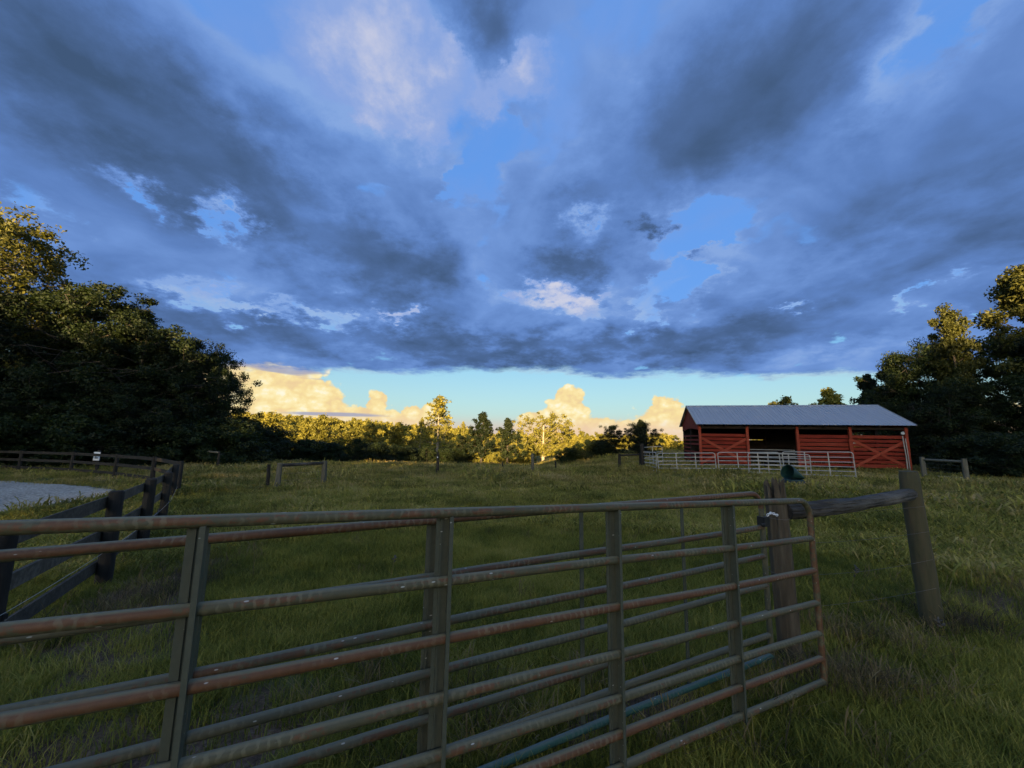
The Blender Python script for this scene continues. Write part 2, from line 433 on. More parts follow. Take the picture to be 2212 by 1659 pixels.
def plain_mat(name, col, rough=0.6, metal=0.0, var=0.25, scale=20.0, spec=0.4):
    m, n, b, _ = material(name)
    co = n.node('ShaderNodeTexCoord').outputs['Object']
    f = n.noise(co, scale, 4, 0.6)
    n.put(b.inputs['Base Color'], n.mix(f, tuple(c * (1 - var) for c in col), tuple(c * (1 + var) for c in col)))
    b.inputs['Roughness'].default_value = rough; b.inputs['Metallic'].default_value = metal
    b.inputs['Specular IOR Level'].default_value = spec
    return m

def leaf_mat(name, dark, light, trans=0.35):
    m, n, b, out = material(name)
    geo = n.node('ShaderNodeNewGeometry'); oi = n.node('ShaderNodeObjectInfo')
    f = n.noise(geo.outputs['Position'], 0.55, 4, 0.6)
    g = n.noise(geo.outputs['Position'], 4.0, 2, 0.5)
    k = n.add(n.mul(f, 0.7), n.mul(g, 0.45), n.mul(n.sub(oi.outputs['Random'], 0.5), 0.35), -0.08)
    c = n.ramp(k, [(0.2, dark), (0.8, light)])
    n.put(b.inputs['Base Color'], c); b.inputs['Roughness'].default_value = 0.6; b.inputs['Specular IOR Level'].default_value = 0.25
    tr = n.node('ShaderNodeBsdfTranslucent'); n.put(tr.inputs['Color'], n.mix(1.0, c, (1.2, 1.25, 0.6), 'MULTIPLY'))
    mx = n.node('ShaderNodeMixShader'); mx.inputs[0].default_value = trans
    n.t.links.new(b.outputs[0], mx.inputs[1]); n.t.links.new(tr.outputs[0], mx.inputs[2]); n.t.links.new(mx.outputs[0], out.inputs[0])
    return m

M = {}
M['bark'] = wood_mat('bark', [(0.3, (0.025, 0.02, 0.016)), (0.75, (0.085, 0.07, 0.055))], (1, 1, 0.25), grain=9.0, bmp=0.8, dist=0.03)
M['pale_bark'] = wood_mat('pale_bark', [(0.3, (0.10, 0.085, 0.06)), (0.75, (0.30, 0.26, 0.20))], (1, 1, 0.25), grain=5.0, dist=0.03)
M['leaf_dark'] = leaf_mat('leaf_dark', (0.006, 0.011, 0.004), (0.030, 0.045, 0.010))
M['leaf_mid'] = leaf_mat('leaf_mid', (0.022, 0.042, 0.010), (0.095, 0.125, 0.024))
M['leaf_warm'] = leaf_mat('leaf_warm', (0.022, 0.032, 0.008), (0.135, 0.125, 0.024))
M['leaf_gold'] = leaf_mat('leaf_gold', (0.066, 0.070, 0.013), (0.28, 0.242, 0.040))
M['leaf_grey'] = leaf_mat('leaf_grey', (0.007, 0.014, 0.005), (0.036, 0.047, 0.015))
M['rust_rail'] = metal_mat('rust_rail', (0.112, 0.050, 0.021), (0.082, 0.074, 0.038), (0.22, 0.195, 0.115), 0.26)
M['green_rail'] = metal_mat('green_rail', (0.095, 0.047, 0.022), (0.084, 0.078, 0.046), (0.19, 0.175, 0.11), -0.30)
M['channel'] = metal_mat('channel', (0.08, 0.045, 0.028), (0.076, 0.080, 0.056), (0.12, 0.12, 0.09), -0.75, rings=False, rough=0.5)
M['teal_rail'] = metal_mat('teal_rail', (0.12, 0.06, 0.04), (0.035, 0.10, 0.078), (0.15, 0.17, 0.145), -0.6)
M['galv'] = plain_mat('galvanised_tube', (0.37, 0.35, 0.30), 0.5, 0.2, 0.2, 9.0)
M['post'] = wood_mat('weathered_post', [(0.3, (0.028, 0.022, 0.014)), (0.55, (0.085, 0.064, 0.040)), (0.8, (0.16, 0.13, 0.085))], (1, 1, 0.12), grain=30.0, bmp=0.7)
M['round_post'] = wood_mat('treated_post', [(0.3, (0.034, 0.034, 0.018)), (0.55, (0.075, 0.068, 0.036)), (0.8, (0.115, 0.078, 0.045))], (1, 1, 0.16), grain=22.0, bmp=0.5)
M['log'] = wood_mat('grey_log', [(0.32, (0.012, 0.011, 0.010)), (0.5, (0.042, 0.038, 0.032)), (0.62, (0.085, 0.078, 0.065)), (0.8, (0.16, 0.145, 0.12))], (0.3, 1, 1), grain=18.0, bmp=1.0, dist=0.02)
M['black_board'] = wood_mat('tarred_board', [(0.3, (0.034, 0.027, 0.018)), (0.6, (0.095, 0.078, 0.054)), (0.85, (0.20, 0.17, 0.12))], (0.12, 1, 1), grain=26.0)
M['black_post'] = wood_mat('tarred_post', [(0.3, (0.011, 0.009, 0.007)), (0.8, (0.05, 0.042, 0.031))], (1, 1, 0.15), grain=24.0)
M['old_post'] = wood_mat('old_post', [(0.3, (0.05, 0.045, 0.03)), (0.8, (0.19, 0.17, 0.12))], (1, 1, 0.2), grain=14.0)
M['red'] = wood_mat('red_board', [(0.3, (0.06, 0.008, 0.004)), (0.5, (0.165, 0.017, 0.007)), (0.68, (0.21, 0.030, 0.013)), (0.85, (0.25, 0.065, 0.036))], (0.12, 1, 1), grain=14.0, rough=0.8, bmp=0.4)
M['red_trim'] = wood_mat('red_trim', [(0.25, (0.14, 0.022, 0.010)), (0.55, (0.25, 0.042, 0.019)), (0.85, (0.31, 0.065, 0.034))], (0.3, 1, 1), grain=14.0, rough=0.8, bmp=0.4)
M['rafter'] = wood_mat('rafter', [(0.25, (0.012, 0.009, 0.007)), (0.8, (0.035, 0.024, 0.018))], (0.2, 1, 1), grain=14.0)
M['wire'] = plain_mat('wire', (0.12, 0.11, 0.10), 0.5, 0.3)
M['pale_wire'] = plain_mat('pale_wire', (0.55, 0.53, 0.46), 0.6, 0.0)
M['white'] = plain_mat('white_plastic', (0.72, 0.72, 0.70), 0.5, 0.0, 0.1)
M['black'] = plain_mat('black_iron', (0.02, 0.02, 0.02), 0.5, 0.3)
M['feeder'] = plain_mat('green_plastic', (0.012, 0.042, 0.035), 0.45, 0.0, 0.35, 6.0)
M['tyre'] = plain_mat('dark_rubber', (0.02, 0.022, 0.022), 0.7)

def roof_material():
    m, n, b, _ = material('roof_metal')
    co = n.node('ShaderNodeTexCoord').outputs['Object']
    f = n.noise(n.mapv(co, (1.2, 0.35, 0.35)), 2.0, 5, 0.6); g = n.noise(co, 40.0, 3, 0.6)
    n.put(b.inputs['Base Color'], n.mix(f, (0.27, 0.285, 0.30), (0.41, 0.42, 0.43)))
    b.inputs['Metallic'].default_value = 0.35
    n.put(b.inputs['Roughness'], n.step(g, 0.2, 0.8, 0.45, 0.65))
    bump(n, b, g, 0.15, 0.004)
    return m
M['roof'] = roof_material()

def ground_material():
    m, n, b, _ = material('pasture_soil')
    pos = n.node('ShaderNodeNewGeometry').outputs['Position']
    X, Y, Z = n.sep(pos)
    a = n.noise(pos, 0.35, 5, 0.6); f = n.noise(pos, 7.0, 5, 0.65); h = n.noise(pos, 45.0, 3, 0.6)
    k = n.add(n.mul(a, 0.5), n.mul(f, 0.35), n.mul(h, 0.25))
    c = n.ramp(k, [(0.36, (0.05, 0.055, 0.02)), (0.5, (0.09, 0.095, 0.03)), (0.64, (0.14, 0.125, 0.055))])
    # bare red clay and litter: along the board fence, round the brace post and on the worn track
    def patch(cx, cy, rx, ry, ang):
        cs, sn = math.cos(ang), math.sin(ang)
        dx, dy = n.sub(X, cx), n.sub(Y, cy)
        u = n.div(n.add(n.mul(dx, cs), n.mul(dy, sn)), rx); v = n.div(n.add(n.mul(dx, -sn), n.mul(dy, cs)), ry)
        return n.step(n.add(n.m('SQRT', n.add(n.mul(u, u), n.mul(v, v))), n.mul(n.sub(f, 0.5), 1.6)), 1.15, 0.65)
    bare = None
    for q in BARE:
        s = patch(*q); bare = s if bare is None else n.mx(bare, s)
    soil = n.ramp(n.add(n.mul(h, 0.6), n.mul(f, 0.4)), [(0.35, (0.06, 0.042, 0.028)), (0.55, (0.16, 0.10, 0.062)), (0.75, (0.27, 0.20, 0.135))])
    c = n.mix(bare, c, soil)
    n.put(b.inputs['Base Color'], c); b.inputs['Roughness'].default_value = 1.0; b.inputs['Specular IOR Level'].default_value = 0.05
    bump(n, b, n.add(h, f), 0.6, 0.04)
    return m
BARE = [(-4.0, 4.6, 2.6, 0.65, R(122)), (-7.2, 9.0, 4.0, 0.5, R(127)), (-2.0, 2.2, 1.2, 0.6, R(27)), (4.2, 3.9, 0.75, 0.28, R(15)), (6.0, 4.6, 2.0, 0.6, R(25)),
        (2.6, 3.35, 0.6, 0.3, R(20)), (0.8, 2.7, 0.7, 0.25, R(27)), (13.5, 24.5, 3.0, 1.0, R(-14)), (20.2, 23.6, 3.0, 0.5, R(-14))]
M['ground'] = ground_material()

def gravel_material():
    m, n, b, _ = material('gravel')
    pos = n.node('ShaderNodeNewGeometry').outputs['Position']
    v = n.vor(pos, 22.0); w = n.vor(pos, 22.0, out='Color'); f = n.noise(pos, 0.7, 4, 0.6)
    g = n.sep(w)[0]
    c = n.ramp(n.add(n.mul(g, 0.55), n.mul(f, 0.5)), [(0.2, (0.16, 0.14, 0.105)), (0.55, (0.36, 0.31, 0.235)), (0.9, (0.52, 0.46, 0.36))])
    n.put(b.inputs['Base Color'], c); b.inputs['Roughness'].default_value = 0.95
    bump(n, b, v, 0.7, 0.03)
    return m
M['gravel'] = gravel_material()

# ------------------------------------------------------------------ ground sheet
def build_ground():
    def axis(lo, hi, near, step0, k):
        a, v = [], 0.0
        while v < hi: a.append(v); v += step0 if v < near else step0 + (v - near) * k
        a.append(hi); b, v = [], -step0
        while v > lo: b.append(v); v -= step0 if -v < near else step0 + (-v - near) * k
        b.append(lo)
        return np.array(b[::-1] + a)
    xs = axis(-3000, 3000, 26, 0.35, 0.09); ys = axis(-900, 4000, 34, 0.35, 0.09)
    gx, gy = np.meshgrid(xs, ys); z = ground(gx, gy)
    nx, ny = len(xs), len(ys)
    v = np.stack([gx.ravel(), gy.ravel(), z.ravel()], 1)
    i = (np.arange(ny - 1)[:, None] * nx + np.arange(nx - 1)[None, :]).ravel()
    q = np.stack([i, i + 1, i + nx + 1, i + nx], 1)
    me = np_mesh('ground', v, q, M['ground'])
    me.polygons.foreach_set('use_smooth', [True] * len(me.polygons))
    return tag(link_mesh('ground', me), kind='structure')
build_ground()

def build_sheet(name, outline, mat, lift, cell=0.4):
    """patch of surface lying on the ground, outline in world x, y"""
    o = np.array(outline, float); lo, hi = o.min(0), o.max(0)
    xs = np.arange(lo[0], hi[0] + cell, cell); ys = np.arange(lo[1], hi[1] + cell, cell)
    gx, gy = np.meshgrid(xs, ys)
    px, py = gx + 0.5 * cell, gy + 0.5 * cell
    ins = np.zeros(gx.shape, bool); j = len(o) - 1
    wob = 0.35 * (vnoise(px * 0.9, py * 0.9) - 0.5)
    for i in range(len(o)):
        c = ((o[i, 1] > py) != (o[j, 1] > py)) & (px + wob < (o[j, 0] - o[i, 0]) * (py - o[i, 1]) / (o[j, 1] - o[i, 1] + 1e-9) + o[i, 0])
        ins ^= c; j = i
    nx = len(xs); v = np.stack([gx.ravel(), gy.ravel(), ground(gx, gy).ravel() + lift], 1)
    r, c = np.nonzero(ins[:-1, :-1]); k = r * nx + c
    me = np_mesh(name, v, np.stack([k, k + 1, k + nx + 1, k + nx], 1), mat)
    me.polygons.foreach_set('use_smooth', [True] * len(me.polygons))
    return tag(link_mesh(name, me), kind='structure')
DRIVE = [(-40, 5.0), (-13.0, 8.4), (-11.6, 9.6), (-11.9, 11.8), (-13.0, 13.0), (-15.5, 14.2), (-20, 15.2), (-40, 16.0)]
build_sheet('gravel_driveway', DRIVE, M['gravel'], 0.03, 0.2)
TRACK = [(27.0, 18.0), (60, 19.0), (60, 21.5), (27.6, 20.0)]
build_sheet('gravel_track', TRACK, M['gravel'], 0.03, 0.25)

# ------------------------------------------------------------------ tube gates in the foreground
RAIL_DROP = [0.0, 0.27, 0.495, 0.715, 0.915, 1.075, 1.225]
def channel_upright(x, z0, z1, s=1.0):
    """pressed channel: back flange, pierced web and front lip; rails run through the web"""
    w, t = 0.058 * s, 0.004
    pr = [(-w, 0.026), (0, 0.026), (0, -0.030), (-0.016, -0.030), (-0.016, -0.030 + t), (-t, -0.030 + t), (-t, 0.026 - t), (-w * 0.55, 0.026 - t), (-w * 0.55, 0.020 - t), (-w * 0.72, 0.020 - t), (-w * 0.72, 0.026 - t), (-w, 0.026 - t)]
    return MB().extrude(pr, (x, 0, z0), (x, 0, z1), (1, 0, 0), (0, 1, 0))

def tube_gate(name, label, base, ang, tilt, L, uprights, thin, mats, rail_label):
    """base = foot under the right-hand end; gate runs to -x"""
    g = thing(name, label, 'gate', base, (0, 0, ang))
    sl = math.tan(tilt); up = lambda pts: [(p[0], p[1], p[2] - p[0] * sl) for p in pts]     # rails climb towards the hinge, uprights stay plumb
    r = 0.0205; top = 1.335; c = 0.12
    arc = [(-c + c * math.sin(a), 0, top - c + c * math.cos(a)) for a in np.linspace(0, math.pi / 2, 8)]
    MB().tube(up([(-L, 0, top - 1.24)] + [(-L, 0, top - c)] + [(-L + c - c * math.cos(a), 0, top - c + c * math.sin(a)) for a in np.linspace(0.2, math.pi / 2, 7)]
              + [(-L + k * (L - c) / 12.0, 0, top) for k in range(1, 12)] + arc), r, 14).build('top_rail', mats[0], g, True)
    MB().tube([arc[-1], (0, 0, top - 0.5), (0, 0, top - 0.9), (0, 0, top - 1.245)], r * 0.98, 14).build('end_post', mats[3], g, True)
    for i, dz in enumerate(RAIL_DROP[1:]):
        m = mats[1] if i < 4 else mats[2]
        if name == 'rusty_gate' and i == 3: m = mats[0]
        if name != 'rusty_gate' and i == 5: m = M['teal_rail']
        z = top - dz
        pts = [(-L + (L) * k / 10.0, 0, z + 0.004 * math.sin(k * 1.3 + i)) for k in range(11)]
        MB().tube(up(pts), r, 12).build('rail', m, g, True)
    for i, x in enumerate(uprights):
        if i in thin:
            MB().beam((x, 0.026, top - 1.245 - x * sl), (x, 0.026, top - 0.01 - x * sl), 0.026, 0.008, (0, 1, 0)).build('upright', mats[4], g)
        else:
            channel_upright(x, top - 1.255 - x * sl, top - 0.012 - x * sl, 1.0).build('upright', mats[4], g)
    return g, top, r

ang = math.atan2(2.949 - 1.289, 2.216 + 1.046)
near_gate, GT, GR = tube_gate('rusty_gate', 'rusty reddish tube gate in the very front with bare rounded end', (2.226, 2.954, 1.217 - 1.335), ang, R(2.3), 4.88,
    [-0.92, -1.86, -2.775, -3.61, -4.55], (), (M['rust_rail'], M['rust_rail'], M['rust_rail'], M['rust_rail'], M['channel']), '')
far_gate, _, _ = tube_gate('green_gate', 'grey green tube gate chained to the split post behind the rusty gate', (2.055, 3.25, 1.227 - 1.335), math.atan2(3.244 - 1.366, 2.043 + 1.7135), 0.0, 4.88,
    [-0.90, -1.79, -2.70, -3.645, -4.55], (0, 1), (M['rust_rail'], M['green_rail'], M['green_rail'], M['green_rail'], M['channel']), '')
# latch and chain that hold the grey gate to its post
MB().box((0.0, -0.01, 1.115), (0.07, 0.06, 0.075)).tube([(-0.03, -0.04, 1.10), (-0.09, -0.045, 1.105)], 0.008, 8).build('latch', M['black'], far_gate)
ch = MB()
for k in range(7):
    a = k * 0.021
    pts = [(0.03 + a + 0.016 * math.cos(q), 0.008 * math.sin(q) * (k % 2) - 0.03, 1.165 + 0.012 * math.sin(k * 0.7) + 0.008 * math.sin(q) * (1 - k % 2)) for q in np.linspace(0, 2 * math.pi, 9)]
    ch.tube(pts, 0.0035, 5, cap=False)
ch.build('chain', M['white'], far_gate, True)

# ------------------------------------------------------------------ rough round timber
def rough_log(p0, p1, r0, r1, seed, groove=0.10, lump=0.08, seg=40, rings=44, sag=0.0, bow=0.0):
    """round timber with long cracks, lumps and worn ends"""
    a, b = Vector(p0), Vector(p1); d = (b - a); L = d.length; d.normalize()
    ref = Vector((0, 0, 1)) if abs(d.z) < 0.9 else Vector((1, 0, 0))
    u = d.cross(ref).normalized(); w = u.cross(d).normalized()
    vs, fs = [], []
    th = np.linspace(0, 2 * math.pi, seg, endpoint=False)
    for i in range(rings):
        t = i / (rings - 1.0); s_ = t * L
        tw = th + 0.25 * math.sin(s_ * 1.3 + seed)
        g = np.abs(vnoise(seg * 0.30 * tw / 2 + seed * 7.3, np.full(seg, s_ * 1.6)) - 0.5) * 2
        g2 = vnoise(tw * 9 + seed, np.full(seg, s_ * 5.0))
        m = vnoise(np.cos(th) * 1.5 + seed * 3 + 40, np.sin(th) * 1.5 + s_ * 3.2 + 60)
        end = 1 - 0.10 * (max(0, 1 - t * rings / 1.5) + max(0, 1 - (1 - t) * rings / 1.5))
        rr = (r0 + (r1 - r0) * t) * (1 - groove * (1 - np.clip(g * 2.2, 0, 1)) + 0.05 * (g2 - 0.5) + lump * (m - 0.5) * 2) * end
        c = a + d * s_ - Vector((0, 0, sag * math.sin(math.pi * t))) + u * (bow * math.sin(math.pi * t))
        for k in range(seg): vs.append(c + (u * math.cos(th[k]) + w * math.sin(th[k])) * float(rr[k]))
    for i in range(rings - 1):
        for k in range(seg):
            k2 = (k + 1) % seg
            fs.append((i * seg + k, i * seg + k2, (i + 1) * seg + k2, (i + 1) * seg + k))
    fs.append(tuple(range(seg))[::-1]); fs.append(tuple((rings - 1) * seg + k for k in range(seg)))
    return MB().add(vs, fs)

# ------------------------------------------------------------------ the log brace by the gates
def split_post(base, top, r):
    """old post with a rotten, splintered head"""
    b, t = Vector(base), Vector(top); seg, rings = 44, 34; H = (t - b).length
    th = np.linspace(0, 2 * math.pi, seg, endpoint=False)
    # splinters: every wedge of the head has its own height
    hgt = 1.0 - 0.10 * vnoise(th * 2.6 + 3, th * 0 + 2.0) - 0.05 * vnoise(th * 7 + 11, th * 0 + 5.0)
    hgt[(th > 3.6) & (th < 4.25)] -= 0.05; hgt[(th > 5.0) & (th < 5.25)] -= 0.08
    vs, fs = [], []
    for i in range(rings):
        q = i / (rings - 1.0)
        g = np.abs(vnoise(th * 5.0 + 3.1, np.full(seg, q * 1.4)) - 0.5) * 2
        g2 = vnoise(th * 13, np.full(seg, q * 5.0))
        rr = r * (1.04 - 0.06 * q) * (1 - (0.10 + 0.12 * q ** 6) * (1 - np.clip(g * 2.4, 0, 1)) + 0.06 * (g2 - 0.5))
        for k in range(seg):
            p = b.lerp(t, q * float(hgt[k]))
            vs.append(p + Vector((math.cos(th[k]), math.sin(th[k]), 0)) * float(rr[k]))
    for i in range(rings - 1):
        for k in range(seg):
            k2 = (k + 1) % seg
            fs.append((i * seg + k, i * seg + k2, (i + 1) * seg + k2, (i + 1) * seg + k))
    n0 = rings * seg
    for k in range(seg):
        vs.append(b.lerp(t, float(hgt[k]) - 0.02 - 0.09 * float(vnoise(th[k] * 4, 9.0))) + Vector((math.cos(th[k]), math.sin(th[k]), 0)) * r * 0.5)
        fs.append(((rings - 1) * seg + k, (rings - 1) * seg + (k + 1) % seg, n0 + (k + 1) % seg, n0 + k))
    vs.append(b.lerp(t, 0.85)); fs += [(n0 + k, n0 + (k + 1) % seg, n0 + seg) for k in range(seg)]
    return MB().add(vs, fs)
br = thing('log_brace', 'fence brace of two posts and a grey log beside the gates', 'fence brace', (2.33, 3.48, gz(2.33, 3.48)))
b0 = Vector(br.location)
split_post((0.03, 0, -0.1), (0, 0, 1.40 - b0.z), 0.084).build('post', M['post'], br, True, label='old split post with a rotten splintered top')
rp = Vector((4.10, 4.02, 0)) - b0
rz0 = gz(4.1, 4.02) - b0.z
rough_log((rp.x + 0.04, rp.y, rz0 - 0.1), (rp.x - 0.022, rp.y, 1.37 - b0.z), 0.090, 0.078, 2.0, 0.06, 0.03).build('post', M['round_post'], br, True, label='thick round treated post')
rough_log((0.06, -0.03, 1.055 - b0.z), (rp.x - 0.13, rp.y - 0.115, 1.155 - b0.z), 0.074, 0.058, 5.0, 0.18, 0.08, sag=0.015, bow=0.02).build('log_rail', M['log'], br, True)
for z, s in ((1.02, 0.012), (0.78, 0.02), (0.52, 0.03), (0.26, 0.02)):
    wr = [Vector((0.09, -0.02, z - b0.z)).lerp(Vector((rp.x, rp.y - 0.11, z + 0.02 - b0.z)), k / 8.0) - Vector((0, 0, s * math.sin(math.pi * k / 8))) for k in range(9)]
    MB().tube(wr, 0.0012, 5).build('wire', M['wire'], br)
for z in (1.13, 1.0, 0.55):
    pts = [(0.0 + 0.094 * math.cos(q), 0.094 * math.sin(q), z - b0.z + 0.008 * math.sin(q)) for q in np.linspace(0, 2 * math.pi, 17)]
    MB().tube(pts, 0.0025, 5, cap=False).build('wire_loop', M['wire'], br)

# ------------------------------------------------------------------ black board fence on the left
FP = [(-3.25, 1.2), (-4.14, 3.3), (-5.26, 5.3), (-6.55, 7.2), (-8.08, 9.3), (-10.23, 12.0)]
FTOP = [0.84, 0.81, 0.81, 0.75, 0.66, 0.62]
bf = thing('board_fence', 'black three board fence running along the gravel drive', 'fence', (FP[0][0], FP[0][1], gz(*FP[0])))
fb = Vector(bf.location)
for (x, y), t in zip(FP, FTOP):
    g0 = gz(x, y)
    MB().tube([(x - fb.x, y - fb.y, g0 - fb.z - 0.1), (x - fb.x, y - fb.y, (g0 + t) / 2 - fb.z), (x - fb.x, y - fb.y, t + 0.03 - fb.z), (x - fb.x, y - fb.y, t + 0.05 - fb.z)], [0.085, 0.08, 0.078, 0.06], 12, 0.07).build('post', M['black_post'], bf, True)
for i in range(len(FP) - 1):
    a, b = Vector(FP[i] + (0,)), Vector(FP[i + 1] + (0,))
    nrm = Vector((-(b - a).y, (b - a).x, 0)).normalized() * 0.095
    for j, dz in enumerate((0.10, 0.50, 0.90)):
        p, q = a + nrm + Vector((0, 0, FTOP[i] - dz)) - fb, b + nrm + Vector((0, 0, FTOP[i + 1] - dz + random.uniform(-0.02, 0.02))) - fb
        mb = MB(); d = (q - p).normalized() * 0.03
        mb.beam(p - d, q + d, 0.026, 0.145, (0, 0, 1), 0.006).build('board', M['black_board'], bf)
    nr = -nrm
    p, q = a + nr + Vector((0, 0, FTOP[i] - 0.62)) - fb, b + nr + Vector((0, 0, FTOP[i + 1] - 0.62)) - fb
    MB().tube([p.lerp(q, k / 4.0) - Vector((0, 0, 0.015 * math.sin(math.pi * k / 4))) for k in range(5)], 0.0018, 5).build('wire', M['pale_wire'], bf)
    MB().box(p + (a - fb - p) * 0.2, (0.035, 0.035, 0.04)).build('insulator', M['black'], bf)

def post_fence(name, label, cat, pts, h, pr, rails, mat, rmat, group=None, board=False, flat=0.12):
    f = thing(name, label, cat, (pts[0][0], pts[0][1], gz(*pts[0])), group=group)
    o = Vector(f.location)
    zs = [gz(*p) for p in pts]
    for (x, y), z in zip(pts, zs):
        lean = random.uniform(-0.03, 0.03)
        hh = h * random.uniform(0.97, 1.04)
        MB().tube([Vector((x, y, z - 0.1)) - o, Vector((x + lean * 0.5, y, z + hh * 0.5)) - o, Vector((x + lean, y, z + hh)) - o], [pr * 1.08, pr, pr * 0.95], 10, 0.06).build('post', mat, f, True)
    for i in range(len(pts) - 1):
        for fr in rails:
            a = Vector((pts[i][0], pts[i][1], zs[i] + h * fr)) - o; b = Vector((pts[i + 1][0], pts[i + 1][1], zs[i + 1] + h * fr)) - o
            if board: MB().beam(a, b, 0.025, flat, (0, 0, 1)).build('board', rmat, f)
            else: MB().tube([a, (a + b) / 2, b], 0.055 if fr > 0.85 else 0.0035, 8 if fr > 0.85 else 5, 0.03 if fr > 0.85 else 0).build('rail' if fr > 0.85 else 'wire', rmat if fr > 0.85 else M['wire'], f)
    return f
post_fence('board_fence', 'dark low fence turning away under the left woods', 'fence', [(-10.5, 12.5), (-13.8, 15.2), (-17.3, 17.2), (-20.8, 18.6), (-24.5, 19.6), (-29, 20.3), (-34, 20.8)], 1.05, 0.07, (0.9, 0.55, 0.2), M['black_post'], M['black_post'], board=True)
post_fence('wire_fence', 'thin dark rail fence at the foot of the left tree line', 'fence', [(-17.6, 23.6), (-19.6, 25.0), (-21.8, 26.2)], 1.05, 0.06, (0.95, 0.6, 0.3), M['black_post'], M['old_post'])
post_fence('field_brace', 'lone H shaped brace of grey posts and a rail out in the pasture', 'fence brace', [(-8.26, 14.0), (-7.10, 15.0)], 0.95, 0.09, (0.93, 0.6, 0.35), M['old_post'], M['log'])
post_fence('dark_brace', 'dark rail brace left of the silver corral panels', 'fence brace', [(7.22, 26.0), (8.43, 25.4)], 1.0, 0.09, (0.92, 0.5), M['black_post'], M['black_post'])
post_fence('yard_brace', 'pale H shaped brace with wire right of the red barn', 'fence brace', [(21.0, 19.9), (20.85, 17.95)], 1.05, 0.1, (0.9, 0.72, 0.55, 0.38, 0.2), M['old_post'], M['old_post'])
def lone_post(x, y, h, r, label, mat, group=None, cap=False):
    t = thing('fence_post', label, 'post', (x, y, gz(x, y)), group=group)
    MB().tube([(0, 0, -0.1), (0.01, 0, h * 0.5), (-0.01, 0, h)], [r * 1.05, r, r * 0.92], 10, 0.06).build('post', mat, t, True)
    MB().box((0, -r - 0.015, h * 0.8), (0.05, 0.035, 0.06)).build('insulator', M['white'] if cap else M['black'], t)
lone_post(-4.1, 22.0, 1.22, 0.085, 'single dark post in the pasture below the tall airy tree', M['black_post'], cap=True)
lone_post(1.33, 24.0, 1.2, 0.095, 'single rust brown post in front of the spreading sunlit tree', M['old_post'])
lone_post(-0.55, 26.0, 0.62, 0.05, 'short thin dark stake left of the rust brown post', M['black_post'])
lone_post(-8.62, 14.0, 0.9, 0.06, 'slim dark post leaning beside the pasture brace', M['black_post'])
lone_post(3.1, 27.0, 0.6, 0.05, 'short thin dark stake right of the rust brown post', M['black_post'])
lone_post(8.44, 25.02, 1.62, 0.12, 'tall black post at the corner of the silver corral panels', M['black_post'])
s_ = thing('sign_post', 'small white notice on a dark post under the left woods', 'sign', (-19.9, 18.9, gz(-19.9, 18.9)))
MB().tube([(0, 0, -0.1), (0, 0, 1.15)], 0.07, 10, 0.06).build('post', M['black_post'], s_, True)
pn = MB().box((0, -0.09, 0.86), (0.30, 0.015, 0.40)).build('panel', M['white'], s_)
MB().box((0, -0.1, 0.78), (0.14, 0.006, 0.05)).box((-0.03, -0.1, 0.88), (0.05, 0.006, 0.10)).box((0.06, -0.1, 0.90), (0.05, 0.006, 0.07)).build('print', M['black'], pn)

# ------------------------------------------------------------------ silver corral panels
def corral(label, a, b, h, n_rails=6, ups=2, zb=None, group='silver tube corral panels by the barn'):
    za = gz(*a[:2]) + 0.08 if zb is None else zb[0]; zz_ = gz(*b[:2]) + 0.08 if zb is None else zb[1]
    A, B = Vector((a[0], a[1], za)), Vector((b[0], b[1], zz_))
    L = (B - A).length; d = B - A
    t = thing('corral_panel', label, 'livestock panel', A, (0, -math.asin(d.z / L), math.atan2(d.y, d.x)), group)
    r, c = 0.021, 0.11
    top = [(0, 0, -0.05), (0, 0, h - c)] + [(c - c * math.cos(q), 0, h - c + c * math.sin(q)) for q in np.linspace(0.25, math.pi / 2, 5)]
    top += [(L - c + c * math.sin(q), 0, h - c + c * math.cos(q)) for q in np.linspace(0, math.pi / 2 - 0.25, 5)] + [(L, 0, h - c), (L, 0, -0.05)]
    MB().tube(top, r, 8).build('frame', M['galv'], t, True)
    for i in range(n_rails - 1):
        z = h * (1 - ((i + 1) / (n_rails - 1)) ** 0.94)
        MB().tube([(0, 0, z), (L, 0, z)], r * 0.9, 8).build('rail', M['galv'], t, True)
    for k in range(ups):
        x = L * (k + 1) / (ups + 1)
        MB().beam((x, 0, 0), (x, 0, h), 0.045, 0.012, (0, 1, 0)).build('upright', M['galv'], t)
    for x in (0, L):
        for q in (0.8, 0.25): MB().box((x, -0.02, h * q), (0.03, 0.03, 0.05)).build('pin', M['galv'], t)
corral('silver corral panel at the left in front of the X braced stall', (8.53, 22.6), (11.30, 21.52), 1.03, zb=(-0.17, -0.06))
corral('silver corral panel in front of the open barn bay, second from the left', (11.42, 21.46), (13.82, 20.02), 1.06, zb=(-0.06, 0.04))
corral('silver corral panel ending at the right before the bare X braced stall', (13.93, 19.95), (16.02, 18.2), 1.10, zb=(0.03, 0.11))
corral('silver corral panel seen end on at the left corner of the pen', (8.50, 24.95), (8.46, 22.72), 1.05, 6, 1)
corral('short silver panel behind the left corner of the pen', (8.6, 25.3), (10.1, 25.9), 1.3, 5, 1)
corral('silver panel standing behind the front panels near the feeder', (12.95, 21.3), (15.45, 20.15), 1.0, 6, 2, zb=(0.0, 0.0))

